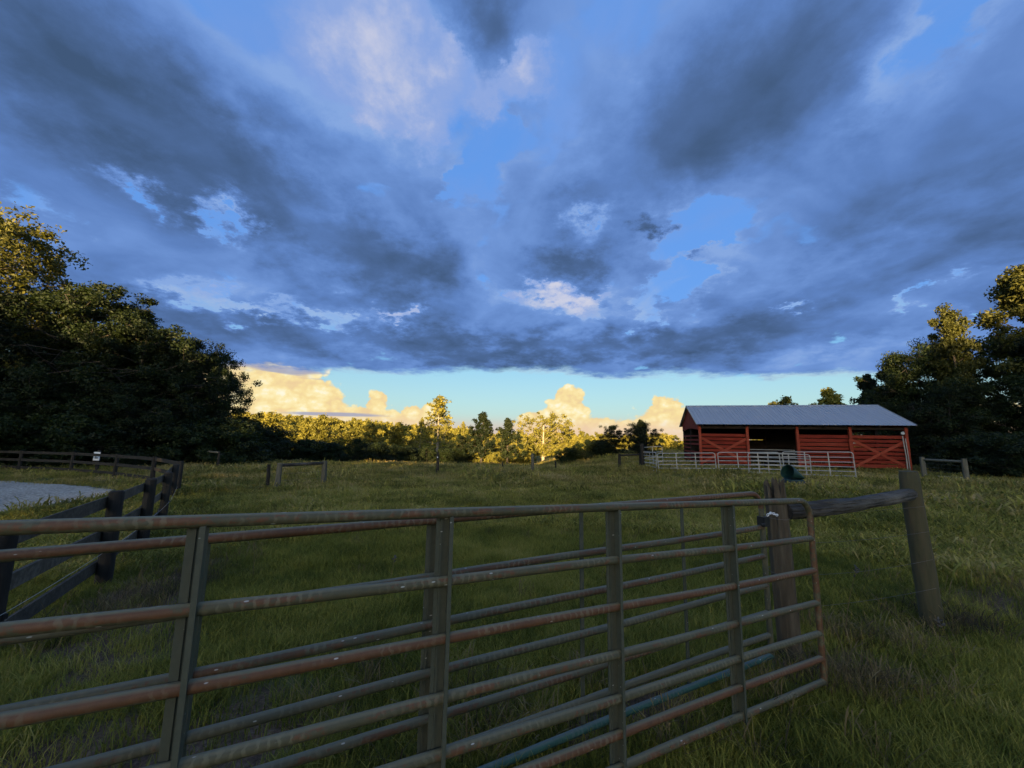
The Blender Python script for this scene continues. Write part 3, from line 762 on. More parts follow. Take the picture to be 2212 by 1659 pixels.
# ------------------------------------------------------------------ green mineral feeder
fd = thing('mineral_feeder', 'dark green plastic hooded feeder in the grass behind the log brace', 'feeder', (10.95, 15.3, gz(10.95, 15.3)), (0, 0, R(-168)))
fd.scale = (0.86, 0.86, 0.86); fd.location.z += 0.14
def hood():
    mb = MB(); seg, n = 20, 9; vs = []
    for inner in (0, 1):
        for i in range(n):
            t = i / (n - 1.0)
            rw = (0.34 - 0.012 * inner) * (1 - 0.15 * t); rh = (0.33 - 0.012 * inner) * (1 - 0.78 * t ** 1.4)
            for k in range(seg):
                a = 2 * math.pi * k / seg
                vs.append((0.22 - 0.62 * t - 0.10 * math.sin(a) * (1 - t), rw * math.cos(a), 0.17 + rh + rh * math.sin(a) * (1 if math.sin(a) > 0 else 0.9)))
    fs = []
    for s in (0, 1):
        for i in range(n - 1):
            for k in range(seg):
                q = (s * n * seg + i * seg + k, s * n * seg + i * seg + (k + 1) % seg, s * n * seg + (i + 1) * seg + (k + 1) % seg, s * n * seg + (i + 1) * seg + k)
                fs.append(q if s else q[::-1])
    for k in range(seg):
        fs.append((k, (k + 1) % seg, n * seg + (k + 1) % seg, n * seg + k))
    fs.append(tuple((n - 1) * seg + k for k in range(seg)))
    return mb.add(vs, fs)
hood().build('hood', M['feeder'], fd, True)
MB().tube([(0.36 * math.cos(q) - 0.06, 0.36 * math.sin(q), 0.14) for q in np.linspace(0, 2 * math.pi, 25)], 0.045, 8, cap=False).build('rim', M['feeder'], fd, True)
MB().tube([(-0.06, 0, 0.02), (-0.06, 0, 0.09), (-0.06, 0, 0.16)], [0.46, 0.44, 0.34], 24).build('base', M['tyre'], fd, True)

# ------------------------------------------------------------------ red barn
BA = R(-14); BAY = 2.885; BD = 5.5
barn = thing('red_barn', 'red board barn with open bay, X braces and grey metal roof', 'barn', (12.83, 26.34, -0.1), (0, 0, BA))
EZ, RZ = 2.82, 4.30           # eave and ridge above the barn floor
def bx(name, mat, *boxes, parent=None, label=None):
    mb = MB()
    for c, s in boxes: mb.box(c, s)
    return mb.build(name, mat, parent or barn, label=label)
for i in range(5):
    MB().beam((BAY * i, 0.0, -0.2), (BAY * i, 0.0, 2.72), 0.15, 0.15, (1, 0, 0)).build('post', M['red_trim'], barn)
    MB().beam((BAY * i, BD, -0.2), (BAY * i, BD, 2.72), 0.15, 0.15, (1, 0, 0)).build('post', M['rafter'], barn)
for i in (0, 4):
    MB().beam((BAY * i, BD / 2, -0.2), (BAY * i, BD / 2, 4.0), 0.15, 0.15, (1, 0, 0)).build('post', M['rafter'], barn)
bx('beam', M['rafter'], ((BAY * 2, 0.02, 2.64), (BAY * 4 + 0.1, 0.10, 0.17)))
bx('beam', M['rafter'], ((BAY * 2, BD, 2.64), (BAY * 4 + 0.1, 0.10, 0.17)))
def wall_boards(x0, x1, y, z0, z1, n, along='x', gap=0.035, mat='red', drop=()):
    hgt = (z1 - z0) / n
    for k in range(n):
        if k in drop: continue
        z = z0 + hgt * (k + 0.5); t = random.uniform(-0.006, 0.006) if gap > 0 else (0.016 if k % 2 else -0.016); g = gap * random.uniform(0.6, 1.7)
        rot = Matrix.Rotation(random.uniform(-0.004, 0.004), 3, 'Y' if along == 'x' else 'X')
        mb = MB()
        if along == 'x': mb.box(((x0 + x1) / 2, y + t, z), (x1 - x0, 0.028, hgt - g), rot)
        else: mb.box((y + t, (x0 + x1) / 2, z), (0.028, x1 - x0, hgt - g), rot)
        mb.build('board', M[mat], barn)
hw = 0.075
for i in (0, 2, 3):
    wall_boards(BAY * i + hw + 0.003, BAY * (i + 1) - hw - 0.003, 0.055, 0.22, 2.24, 8, gap=0.055)
def brace(i, flip):
    x0, x1 = BAY * i + 0.10, BAY * (i + 1) - 0.02
    a, b = ((x0, 0.005, 0.28), (x1, 0.005, 1.92)) if not flip else ((x1, 0.03, 0.28), (x0, 0.03, 1.92))
    y = -0.002 if not flip else 0.026
    a = (a[0], y, a[2]); b = (b[0], y, b[2])
    MB().beam(a, b, 0.024, 0.16, (0, 0, 1)).build('cross_brace', M['red_trim'], barn)
for i in (0, 3):
    brace(i, False); brace(i, True)
MB().beam((BAY * 3 - 0.09, -0.09, 1.95), (BAY * 3 + 0.03, -0.09, 0.1), 0.03, 0.12, (1, 0, 0)).build('cover_board', M['red_trim'], barn)
# back and side walls: gapped boards, open strip under the eave
for i in range(4):
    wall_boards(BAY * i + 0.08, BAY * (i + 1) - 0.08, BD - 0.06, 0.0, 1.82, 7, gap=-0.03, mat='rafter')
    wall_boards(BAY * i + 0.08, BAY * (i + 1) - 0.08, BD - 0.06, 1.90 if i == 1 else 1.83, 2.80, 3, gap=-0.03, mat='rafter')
wall_boards(0.08, BD / 2 - 0.08, -0.055, 0.2, 2.2, 7, along='y', gap=0.13, drop=(3,))
wall_boards(BD / 2 + 0.08, BD - 0.08, -0.055, 0.2, 2.2, 7, along='y', gap=0.12)
wall_boards(0.08, BD / 2 - 0.08, BAY * 4 - 0.05, 0.2, 2.2, 8, along='y', gap=0.08)
wall_boards(BD / 2 + 0.08, BD - 0.08, BAY * 4 - 0.05, 0.2, 2.2, 8, along='y', gap=0.08)
# gable boards (upright), cut to the roof slope
OV, OX0, OX1 = 0.5, -0.27, 0.30
half = BD / 2 + OV
def roof_z(y): return RZ - (RZ - EZ + 0.0) * abs(y - BD / 2) / half
for x in (-0.10, BAY * 4 + 0.10):
    n = 18; w = (BD + 0.1) / n
    for k in range(n):
        y0 = -0.05 + k * w; y1 = y0 + w - 0.012; yc = (y0 + y1) / 2
        zb = 2.42 + 0.20 * (1 - abs(yc - BD / 2) / (BD / 2)) ** 0.5
        prof = [(y0, zb), (y1, zb), (y1, roof_z(y1) - 0.07), (y0, roof_z(y0) - 0.07)]
        MB().extrude(prof, (x - 0.011, 0, 0), (x + 0.011, 0, 0), (0, 1, 0), (0, 0, 1)).build('gable_board', M['red'], barn)
for k in range(9):
    x = 0.1 + (BAY * 4 - 0.2) * k / 8
    for s in (-1, 1):
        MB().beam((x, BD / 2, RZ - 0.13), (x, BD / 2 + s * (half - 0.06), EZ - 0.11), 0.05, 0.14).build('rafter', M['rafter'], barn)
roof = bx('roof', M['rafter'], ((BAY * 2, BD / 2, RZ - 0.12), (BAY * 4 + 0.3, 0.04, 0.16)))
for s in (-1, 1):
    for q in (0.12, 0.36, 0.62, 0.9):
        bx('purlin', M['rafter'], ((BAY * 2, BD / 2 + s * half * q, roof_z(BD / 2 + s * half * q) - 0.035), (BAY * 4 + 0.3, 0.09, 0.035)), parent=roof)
# ribbed sheets, each a piece
nsh = 13; W = (BAY * 4 + OX1 - OX0) / nsh
def sheet_mesh(s):
    prof, m = [], 4
    for k in range(m):
        x = W * k / m
        prof += [(x, 0), (x + W / m - 0.05, 0), (x + W / m - 0.038, 0.02), (x + W / m - 0.014, 0.02)]
    prof.append((W + 0.012, 0))
    up = [(x, z + 0.004) for x, z in prof]
    closed = up + [(x, z) for x, z in prof[::-1]]
    return MB().extrude(closed, (0, BD / 2 + s * 0.01, RZ), (0, BD / 2 + s * half, EZ), (1, 0, 0), (0, 0, 1)).mesh('sheet', M['roof'])
for s in (-1, 1):
    me = sheet_mesh(s)
    for k in range(nsh):
        link_mesh('sheet', me, roof, (OX0 + W * k, 0, 0.002 * (k % 2)))
MB().extrude([(-0.14, -0.045), (0, 0.022), (0.14, -0.045), (0.14, -0.03), (0, 0.037), (-0.14, -0.03)], (OX0 - 0.02, BD / 2, RZ + 0.01), (BAY * 4 + OX1 + 0.02, BD / 2, RZ + 0.01), (0, 1, 0), (0, 0, 1)).build('ridge_cap', M['roof'], roof)
for x in (OX0 - 0.012, BAY * 4 + OX1 + 0.012):
    for s in (-1, 1):
        MB().beam((x, BD / 2, RZ + 0.005), (x, BD / 2 + s * half, EZ + 0.005), 0.012, 0.09).build('rake_trim', M['galv'], roof)
# pale pipes and lamp on the right-hand corner, pipe gate in the open bay
MB().tube([(BAY * 4 - 0.26, -0.14, 2.2), (BAY * 4 - 0.20, -0.14, 1.0), (BAY * 4 - 0.20, -0.14, -0.1)], 0.028, 8).build('downspout', M['galv'], barn, True)
MB().tube([(BAY * 4 - 0.12, -0.12, 2.05), (BAY * 4 - 0.08, -0.12, 1.0), (BAY * 4 - 0.06, -0.12, -0.1)], 0.022, 8).build('downspout', M['galv'], barn, True)
MB().tube([(BAY * 4 - 0.22, -0.16, 2.42), (BAY * 4 - 0.30, -0.26, 2.36)], [0.05, 0.09], 10).build('lamp', M['white'], barn, True)
for z in (0.25, 0.5, 0.75, 1.0, 1.2):
    MB().tube([(BAY + 0.1, 0.25, z), (BAY * 2 - 0.1, 0.25, z)], 0.02, 8).build('pipe_rail', M['galv'], barn, True)
# odds and ends stored in the open bay
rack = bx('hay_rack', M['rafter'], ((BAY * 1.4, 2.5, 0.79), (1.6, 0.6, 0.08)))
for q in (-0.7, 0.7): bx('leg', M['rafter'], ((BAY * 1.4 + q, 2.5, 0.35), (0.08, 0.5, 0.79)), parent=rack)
# ------------------------------------------------------------------ trees
def crown_quads(centres, radii, per, leaf, r, flat=0.75, outward=None):
    """leaf-sized quads scattered through clumps"""
    c = np.repeat(centres, per, 0); rad = np.repeat(radii, per)
    n = len(c)
    d = r.normal(size=(n, 3)); d /= np.linalg.norm(d, axis=1)[:, None] + 1e-9
    q = r.random(n) ** 0.5
    p = c + d * (rad * q)[:, None] * np.array([1, 1, flat])
    nn = d * 0.6 + r.normal(size=(n, 3)) * 0.7 + np.array([0, 0, 0.55]); nn /= np.linalg.norm(nn, axis=1)[:, None]
    t = np.cross(nn, r.normal(size=(n, 3))); t /= np.linalg.norm(t, axis=1)[:, None] + 1e-9
    b = np.cross(nn, t)
    L = leaf * r.uniform(0.6, 1.35, n)[:, None]; Wd = L * r.uniform(0.38, 0.62, n)[:, None]
    v = np.stack([p - t * L, p + b * Wd - nn * L * 0.12, p + t * L - nn * L * 0.25, p - b * Wd - nn * L * 0.12], 1).reshape(-1, 3)
    return v, np.arange(n * 4).reshape(n, 4)

PROF = {
    'round': lambda t: np.sqrt(np.maximum(0, 1 - (2 * t - 0.85) ** 2 / 1.35)),
    'ovate': lambda t: np.where(t < 0.28, 0.62 + 0.38 * t / 0.28, ((1 - t) / 0.72) ** 0.72),
    'spire': lambda t: 0.30 + 0.70 * (1 - t) ** 1.0,
    'cone': lambda t: 0.06 + 0.94 * (1 - t) ** 0.85,
    'dome': lambda t: np.sqrt(np.maximum(0.02, 1 - t ** 2)),
    'vase': lambda t: 0.30 + 0.70 * np.sin(np.clip(t, 0, 1) * 2.0) * np.where(t > 0.85, np.sqrt(np.maximum(0, (1.02 - t) / 0.17)), 1),
}
def tree_meshes(name, seed, H, Wd, base, prof, leaf, limbs, subs, per, clump, leafmat, barkmat='bark', trunk=0.25, rise=0.5, stems=1):
    """H height, Wd crown radius, base = where the crown starts (fraction of H). returns (trunk mesh, crown mesh)"""
    r = np.random.default_rng(seed); random.seed(seed)
    mb = MB(); cen, rad = [], []
    pf = PROF[prof]
    for s in range(stems):
        ox, oy = (0, 0) if stems == 1 else (r.normal() * Wd * 0.25, r.normal() * Wd * 0.25)
        bend = r.normal(size=2) * 0.03 * H
        def tp(t): return Vector((ox + bend[0] * t * t, oy + bend[1] * t * t, H * 0.94 * t))
        mb.tube([tp(0) - Vector((0, 0, 0.3))] + [tp(t) for t in (0.15, 0.4, 0.7, 1.0)], [trunk * 1.25, trunk, trunk * 0.75, trunk * 0.42, trunk * 0.1], 8, 0.06, cap=False)
        for i in range(limbs):
            t = (i + r.random()) / limbs
            h0 = base + (1 - base) * t
            ln = Wd * float(pf(np.array(t))) * r.uniform(0.62, 1.12)
            a = i * 2.39996 + r.normal() * 0.5
            up = rise * r.uniform(0.4, 1.3) * ln
            st = tp(max(0.05, min(0.97, h0 - 0.55 * up / H)))
            en = Vector((st.x + math.cos(a) * ln, st.y + math.sin(a) * ln, min(H * 1.0, H * h0 + 0.25 * up)))
            md = st.lerp(en, 0.5) + Vector((0, 0, -0.08 * ln + 0.1 * up))
            rr = max(0.012, trunk * 0.32 * (1 - 0.6 * t))
            mb.tube([st, md, en], [rr, rr * 0.6, rr * 0.18], 5, 0.05, cap=False)
            for k in range(subs):
                u = 0.35 + 0.65 * (k + r.random()) / subs
                p = (st.lerp(md, u * 2) if u < 0.5 else md.lerp(en, u * 2 - 1))
                off = Vector(r.normal(size=3)) * (0.26 * ln + 0.15 * clump); off.z *= 0.6
                q = p + off
                mb.tube([p, q], [rr * 0.35, rr * 0.1], 4, cap=False)
                cen.append(q); rad.append(clump * r.uniform(0.55, 1.25))
    v, q = crown_quads(np.array([tuple(c) for c in cen]), np.array(rad), per, leaf, r)
    return mb.mesh(name + '_trunk', M[barkmat], True), np_mesh(name + '_crown', v, q, M[leafmat])

TM = {}
def kind(key, *a, **k): TM[key] = tree_meshes(key, *a, **k)
#          seed  H    W   base prof    leaf limbs subs per clump
kind('oak_a', 11, 14, 5.2, 0.22, 'round', 0.115, 30, 9, 165, 0.85, 'leaf_dark', trunk=0.34)
kind('oak_b', 12, 12, 5.0, 0.12, 'round', 0.11, 28, 9, 165, 0.85, 'leaf_dark', trunk=0.30)
kind('oak_c', 13, 9, 4.4, 0.05, 'round', 0.10, 26, 9, 165, 0.80, 'leaf_dark', trunk=0.22)
kind('open_oak', 14, 16, 5.6, 0.24, 'round', 0.13, 38, 10, 110, 0.85, 'leaf_warm', trunk=0.36)
kind('poplar', 15, 14, 3.6, 0.18, 'ovate', 0.12, 30, 8, 150, 0.70, 'leaf_warm', trunk=0.30, rise=0.7)
kind('spire', 16, 12, 2.7, 0.06, 'spire', 0.115, 30, 7, 140, 0.62, 'leaf_warm', trunk=0.24, rise=0.3)
kind('cedar', 17, 8, 2.6, 0.03, 'cone', 0.12, 36, 6, 100, 0.50, 'leaf_dark', trunk=0.18, rise=0.1)
kind('shrub', 18, 3, 2.6, 0.0, 'dome', 0.08, 14, 8, 180, 0.55, 'leaf_dark', trunk=0.06, stems=2)
kind('pear', 19, 6.9, 2.0, 0.20, 'ovate', 0.13, 30, 7, 46, 0.40, 'leaf_grey', trunk=0.14, rise=0.6)
kind('airy', 20, 14, 4.4, 0.16, 'ovate', 0.22, 26, 5, 30, 0.75, 'leaf_gold', 'pale_bark', trunk=0.20, rise=0.6)
kind('vase', 21, 8.8, 5.2, 0.12, 'vase', 0.20, 30, 6, 38, 0.75, 'leaf_gold', 'pale_bark', trunk=0.26, rise=0.9)
kind('gold_a', 22, 12, 4.6, 0.10, 'round', 0.30, 24, 6, 42, 0.95, 'leaf_gold', trunk=0.25)
kind('gold_b', 23, 13, 4.0, 0.15, 'ovate', 0.30, 24, 6, 42, 0.95, 'leaf_gold', trunk=0.25)
kind('gold_bush', 24, 3.4, 2.8, 0.0, 'dome', 0.20, 12, 6, 50, 0.65, 'leaf_gold', trunk=0.05, stems=2)
kind('far_a', 25, 14, 5.5, 0.08, 'round', 0.55, 20, 5, 24, 1.3, 'leaf_gold', trunk=0.25)
kind('far_b', 26, 15, 4.6, 0.10, 'ovate', 0.55, 20, 5, 24, 1.25, 'leaf_gold', trunk=0.25)

def tree(key, x, y, label, name='tree', h=None, w=None, rot=None, group=None, cat='tree', sink=0.0):
    """one tree: h = wanted height, w = wanted width factor relative to that"""
    H = {'oak_a': 14, 'oak_b': 12, 'oak_c': 9, 'open_oak': 16, 'poplar': 14, 'spire': 12, 'cedar': 8, 'shrub': 3, 'pear': 6.9, 'airy': 14, 'vase': 8.8, 'gold_a': 12, 'gold_b': 13, 'gold_bush': 3.4}[key]
    s = (h or H) / H; ws = s * (w or 1.0)
    t = thing(name, label, cat, (x, y, gz(x, y) - sink), (0, 0, rot if rot is not None else random.uniform(0, 6.28)), group)
    link_mesh('trunk', TM[key][0], t, scl=(ws, ws, s))
    link_mesh('crown', TM[key][1], t, scl=(ws, ws, s))
    return t
random.seed(5)
# left woods
tree('open_oak', -36.5, 25.5, 'tallest tree at the left edge, open crown lit gold on top', h=17.5, w=0.95)
tree('oak_a', -33.5, 22.5, 'dark broad tree at the left edge below the tall lit crown', h=10.5)
tree('oak_a', -30.2, 26.5, 'leafy tree with a faintly lit top right of the tallest left tree', h=12.2)
tree('poplar', -29.2, 30.0, 'tree with a small lit tip between two darker left crowns', h=12.0)
tree('oak_b', -26.4, 26.8, 'dark rounded tree in the middle of the left woods', h=9.7)
tree('oak_b', -25.0, 29.0, 'dark tree second from the right end of the left woods', h=9.5, w=0.85)
tree('oak_c', -23.9, 30.0, 'dark tree closing the right end of the left woods', h=8.4, w=0.58)
tree('oak_c', -28.5, 22.5, 'low dark tree in front of the left woods by the drive', h=5.5)
tree('oak_c', -24.2, 24.5, 'low spreading dark tree behind the small white notice', h=5.0)
tree('oak_b', -40.5, 21.5, 'dark tree half cut off by the left edge of the picture', h=11)
tree('oak_c', -33.0, 19.5, 'low dark bushy tree at the left edge behind the gravel', h=5.5)
for i, (x, y, h) in enumerate([(-36, 19.5, 3.2), (-29.5, 21.0, 3.0), (-26.2, 22.6, 2.8), (-23.2, 24.8, 2.8), (-20.8, 27.0, 2.6), (-21.2, 29.6, 3.2), (-31.5, 20.2, 3.2)]):
    tree('shrub', x, y, 'dark undergrowth shrub at the foot of the left woods', 'shrub', h=h, w=1.25, group='undergrowth of the left woods', cat='shrub')
for i, (x, y, h) in enumerate([(-34, 34, 11), (-29, 36, 10), (-40, 32, 14), (-45, 28, 14)]):
    tree('oak_a', x, y, 'dark tree deep inside the left woods', h=h, group='trees deep in the left woods')
# right woods
tree('poplar', 39.0, 27.5, 'tall tree at the right edge with sunlit clumped crown', h=15.2, w=0.95)
tree('spire', 33.0, 28.0, 'narrow pointed tree with a sunlit left flank right of the barn', h=11.8, w=0.72)
tree('oak_b', 37.0, 25.5, 'dark tree filling the right edge below the tall sunlit crown', h=9.4)
tree('cedar', 31.2, 31.0, 'dark bristly tree behind the right end of the barn roof', h=8.2, w=0.95)
tree('oak_b', 31.9, 30.0, 'broad dark tree filling the gap between barn and pointed tree', h=9.0, w=0.9)
tree('oak_b', 35.2, 30.5, 'dark tree standing between the pointed tree and the right edge', h=10.0, w=0.85)
tree('cedar', 33.4, 35.5, 'dark pointed evergreen just above the barn ridge', h=8.0, w=0.8)
tree('oak_c', 30.6, 27.0, 'dark leafy tree touching the right eave of the barn', h=5.6)
tree('oak_c', 33.5, 25.5, 'dark dense tree behind the hedge right of the barn', h=6.2)
tree('gold_b', 39.0, 47.0, 'pale lit tree peeping over the right part of the barn ridge', h=8.2)
tree('gold_a', 36.8, 52.0, 'small lit tree top peeping over the middle of the barn ridge', h=7.6, w=0.8)
tree('oak_b', 43.0, 24.0, 'dark tree cut off by the right edge of the picture', h=9)
for i, (x, y, h) in enumerate([(26.3, 21.6, 2.1), (28.6, 21.8, 2.3), (31.0, 22.2, 2.4), (33.4, 22.4, 2.4)]):
    tree('shrub', x, y, ['rounded end of the green hedge right of the barn', 'second mound of the hedge right of the barn', 'third mound of the hedge right of the barn', 'last mound of the hedge at the right edge'][i], 'hedge_shrub', h=h, w=1.1, group='hedge right of the barn', cat='shrub')
# behind the corral, left of the barn
for i, (x, y, k, h, l) in enumerate([(12.9, 38, 'oak_c', 3.3, 'dark round tree hard against the left gable of the barn'), (10.8, 41, 'oak_c', 3.1, 'dark round tree behind the left corral corner'), (14.6, 44, 'cedar', 3.9, 'taller dark tree just left of the barn roof'), (8.6, 40, 'shrub', 1.9, 'dark shrub at the edge of the pasture left of the corral'), (6.4, 41, 'shrub', 1.6, 'dark low shrub beside the spreading sunlit tree')]):
    tree(k, x, y, l, h=h, cat='shrub' if k == 'shrub' else 'tree', name='shrub' if k == 'shrub' else 'tree')
# pasture edge: dark thicket, two pears, lit trees beyond
for i, (x, y, h) in enumerate([(-27.5, 46, 3.3), (-24.5, 47, 2.6), (-21.5, 46, 2.3), (-18.6, 47, 2.9), (-15.8, 46, 2.4), (-13.0, 48, 2.1), (-10.5, 49, 2.2), (-30, 44, 3.6), (-8.2, 51, 2.0)]):
    tree('oak_c' if i % 3 == 0 else 'shrub', x, y, 'dark thicket bush along the far pasture edge left of the pear shaped trees', 'thicket_bush', h=h, w=1.2 if i % 3 else 1.0, group='dark thicket along the far pasture edge', cat='bush')
tree('pear', -3.95, 52.0, 'left of the two dark pear shaped trees', h=7.0)
tree('pear', -0.5, 54.0, 'right, slightly smaller of the two dark pear shaped trees', h=6.4, w=1.05)
tree('oak_c', -7.0, 54.0, 'green bushy tree left of the two pear shaped trees', h=3.9, w=1.1)
tree('airy', -17.0, 90.0, 'tallest airy sunlit tree in the middle of the far edge', h=15.4, w=1.35)
tree('airy', -20.6, 88.0, 'thin half bare sunlit tree left of the tallest airy tree', h=10.2, w=0.55)
tree('airy', -11.5, 94.0, 'small feathery sunlit tree right of the tallest airy tree', h=10.0, w=0.6)
tree('vase', 7.0, 85.0, 'spreading sunlit tree with pale fanned limbs', h=9.3, w=1.05)
tree('vase', 11.0, 90.0, 'lower sunlit tree on the right flank of the spreading tree', h=7.0)
for i, (x, y, h) in enumerate([(-3.2, 92, 3.0), (0.8, 94, 2.8), (-0.9, 98, 3.2), (3.6, 96, 3.0), (12.5, 94, 3.4), (15.5, 96, 3.6), (-8.0, 96, 3.6)]):
    tree('gold_bush', x, y, 'round sunlit bush at the far edge of the pasture', 'bush', h=h, group='sunlit bushes beyond the pasture', cat='bush')
# valley trees in front of the wooded hill
for i, (x, y, h, k) in enumerate([(-62, 100, 12, 'gold_a'), (-55, 104, 11, 'gold_b'), (-48, 100, 11.5, 'gold_a'), (-42, 106, 10.5, 'gold_b'), (-36, 101, 10, 'gold_a'), (-30, 106, 10.5, 'gold_a'), (-25, 110, 9.5, 'gold_b'), (-70, 108, 13, 'gold_b'), (-9, 112, 8.5, 'gold_a'), (-4, 116, 8.0, 'gold_b'), (16, 108, 6.8, 'gold_a'), (22, 112, 6.4, 'gold_b'), (28, 108, 6.0, 'gold_a'), (34, 114, 6.4, 'gold_a'), (40, 110, 6.4, 'gold_b'), (2, 118, 6.2, 'gold_a'), (9, 118, 6.6, 'gold_b')]):
    tree(k, x, y, 'golden sunlit tree in the valley in front of the wooded hill', h=h, group='golden trees in the valley')

# ------------------------------------------------------------------ scattered instances (woods on the hill, grass)
def scatter(name, meshes, pts, rotz, scl, idx, tilt=None, kind_='stuff', label=None, cat=None):
    """points carrying rotation, size and variant; geometry nodes put a mesh on each"""
    lib = bpy.data.collections.new(name + '_pieces')
    for i, m in enumerate(meshes):
        lib.objects.link(bpy.data.objects.new('%s_piece_%02d' % (name, i), m))
    me = bpy.data.meshes.new(name)
    me.vertices.add(len(pts)); me.vertices.foreach_set('co', np.ascontiguousarray(pts, np.float32).ravel())
    rot = np.zeros((len(pts), 3), np.float32); rot[:, 2] = rotz
    if tilt is not None: rot[:, 0] = tilt
    a = me.attributes.new('rot', 'FLOAT_VECTOR', 'POINT'); a.data.foreach_set('vector', rot.ravel())
    a = me.attributes.new('scl', 'FLOAT_VECTOR', 'POINT'); a.data.foreach_set('vector', np.ascontiguousarray(scl, np.float32).ravel())
    a = me.attributes.new('idx', 'INT', 'POINT'); a.data.foreach_set('value', np.ascontiguousarray(idx, np.int32))
    o = link_mesh(name, me)
    ng = bpy.data.node_groups.new(name, 'GeometryNodeTree')
    ng.interface.new_socket('Geometry', in_out='INPUT', socket_type='NodeSocketGeometry')
    ng.interface.new_socket('Geometry', in_out='OUTPUT', socket_type='NodeSocketGeometry')
    nd = ng.nodes; gi = nd.new('NodeGroupInput'); go = nd.new('NodeGroupOutput')
    ci = nd.new('GeometryNodeCollectionInfo'); ci.inputs['Collection'].default_value = lib
    ci.inputs['Separate Children'].default_value = True; ci.inputs['Reset Children'].default_value = True
    io = nd.new('GeometryNodeInstanceOnPoints'); io.inputs['Pick Instance'].default_value = True
    def attr(nm, ty):
        x = nd.new('GeometryNodeInputNamedAttribute'); x.data_type = ty; x.inputs['Name'].default_value = nm
        return x.outputs[0]
    L = ng.links
    L.new(gi.outputs[0], io.inputs['Points']); L.new(ci.outputs[0], io.inputs['Instance'])
    L.new(attr('idx', 'INT'), io.inputs['Instance Index'])
    e2r = nd.new('FunctionNodeEulerToRotation'); L.new(attr('rot', 'FLOAT_VECTOR'), e2r.inputs[0])
    L.new(e2r.outputs[0], io.inputs['Rotation'])
    L.new(attr('scl', 'FLOAT_VECTOR'), io.inputs['Scale'])
    L.new(io.outputs[0], go.inputs[0])
    o.modifiers.new('scatter', 'NODES').node_group = ng
    return tag(o, label, cat, kind=kind_)

n = 2600
hx = rng.uniform(-420, 330, n); hy = rng.uniform(118, 520, n)
ok = (np.abs(hx) < 1.25 * hy + 20)
hx, hy = hx[ok], hy[ok]
hz = ground(hx, hy)
s = rng.uniform(0.7, 1.12, len(hx)) * np.where(hy < 190, np.where(hx > -45 * hy / 120, 0.58, 0.72), np.where(hx > -0.1 * hy, 0.85, 1.0))
scatter('wooded_hill', [TM['far_a'][1], TM['far_b'][1]], np.stack([hx, hy, hz - 0.6], 1), rng.uniform(0, 6.28, len(hx)), np.stack([s, s, s * rng.uniform(0.85, 1.15, len(s))], 1), rng.integers(0, 2, len(s)),
        label='far wooded hillside glowing gold in the low sun', cat='woods')
# the wood behind the photographer that keeps the low sun off the pasture
n = 230
wx = rng.uniform(-120, 85, n); wy = rng.uniform(-95, -74, n)
hh = np.interp(wx, *SHADE) / 14.0
s = hh * rng.uniform(0.9, 1.05, n)
scatter('wood', [TM['far_a'][1], TM['far_b'][1]], np.stack([wx, wy, ground(wx, wy) - 0.5], 1), rng.uniform(0, 6.28, n), np.stack([0.45 + 0.35 * s, 0.45 + 0.35 * s, s], 1), rng.integers(0, 2, n),
        label='tall wood standing behind the viewer', cat='woods')

# ------------------------------------------------------------------ grass
def grass_mat(name, stops, trans=0.38):
    m, n, b, out = material(name)
    geo = n.node('ShaderNodeNewGeometry'); oi = n.node('ShaderNodeObjectInfo')
    co = n.sep(n.node('ShaderNodeTexCoord').outputs['Object'])
    p = geo.outputs['Position']
    f = n.noise(p, 0.28, 5, 0.62); g = n.noise(p, 1.5, 3, 0.55)
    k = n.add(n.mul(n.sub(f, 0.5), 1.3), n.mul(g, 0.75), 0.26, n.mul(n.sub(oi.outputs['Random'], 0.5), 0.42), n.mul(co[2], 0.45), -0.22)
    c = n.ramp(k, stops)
    n.put(b.inputs['Base Color'], c); b.inputs['Roughness'].default_value = 0.7; b.inputs['Specular IOR Level'].default_value = 0.15
    tr = n.node('ShaderNodeBsdfTranslucent'); n.put(tr.inputs['Color'], c)
    mx = n.node('ShaderNodeMixShader'); mx.inputs[0].default_value = trans
    n.t.links.new(b.outputs[0], mx.inputs[1]); n.t.links.new(tr.outputs[0], mx.inputs[2]); n.t.links.new(mx.outputs[0], out.inputs[0])
    return m
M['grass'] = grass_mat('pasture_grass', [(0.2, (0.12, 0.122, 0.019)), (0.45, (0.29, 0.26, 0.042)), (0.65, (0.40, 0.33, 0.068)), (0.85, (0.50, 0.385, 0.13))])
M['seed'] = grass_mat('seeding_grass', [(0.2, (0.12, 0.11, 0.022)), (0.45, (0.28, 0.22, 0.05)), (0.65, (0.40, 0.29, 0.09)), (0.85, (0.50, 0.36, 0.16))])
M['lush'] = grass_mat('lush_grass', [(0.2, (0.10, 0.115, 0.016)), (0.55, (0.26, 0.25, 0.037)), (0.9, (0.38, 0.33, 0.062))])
M['dry'] = grass_mat('dry_grass', [(0.25, (0.07, 0.055, 0.03)), (0.55, (0.22, 0.155, 0.065)), (0.9, (0.38, 0.28, 0.125))])

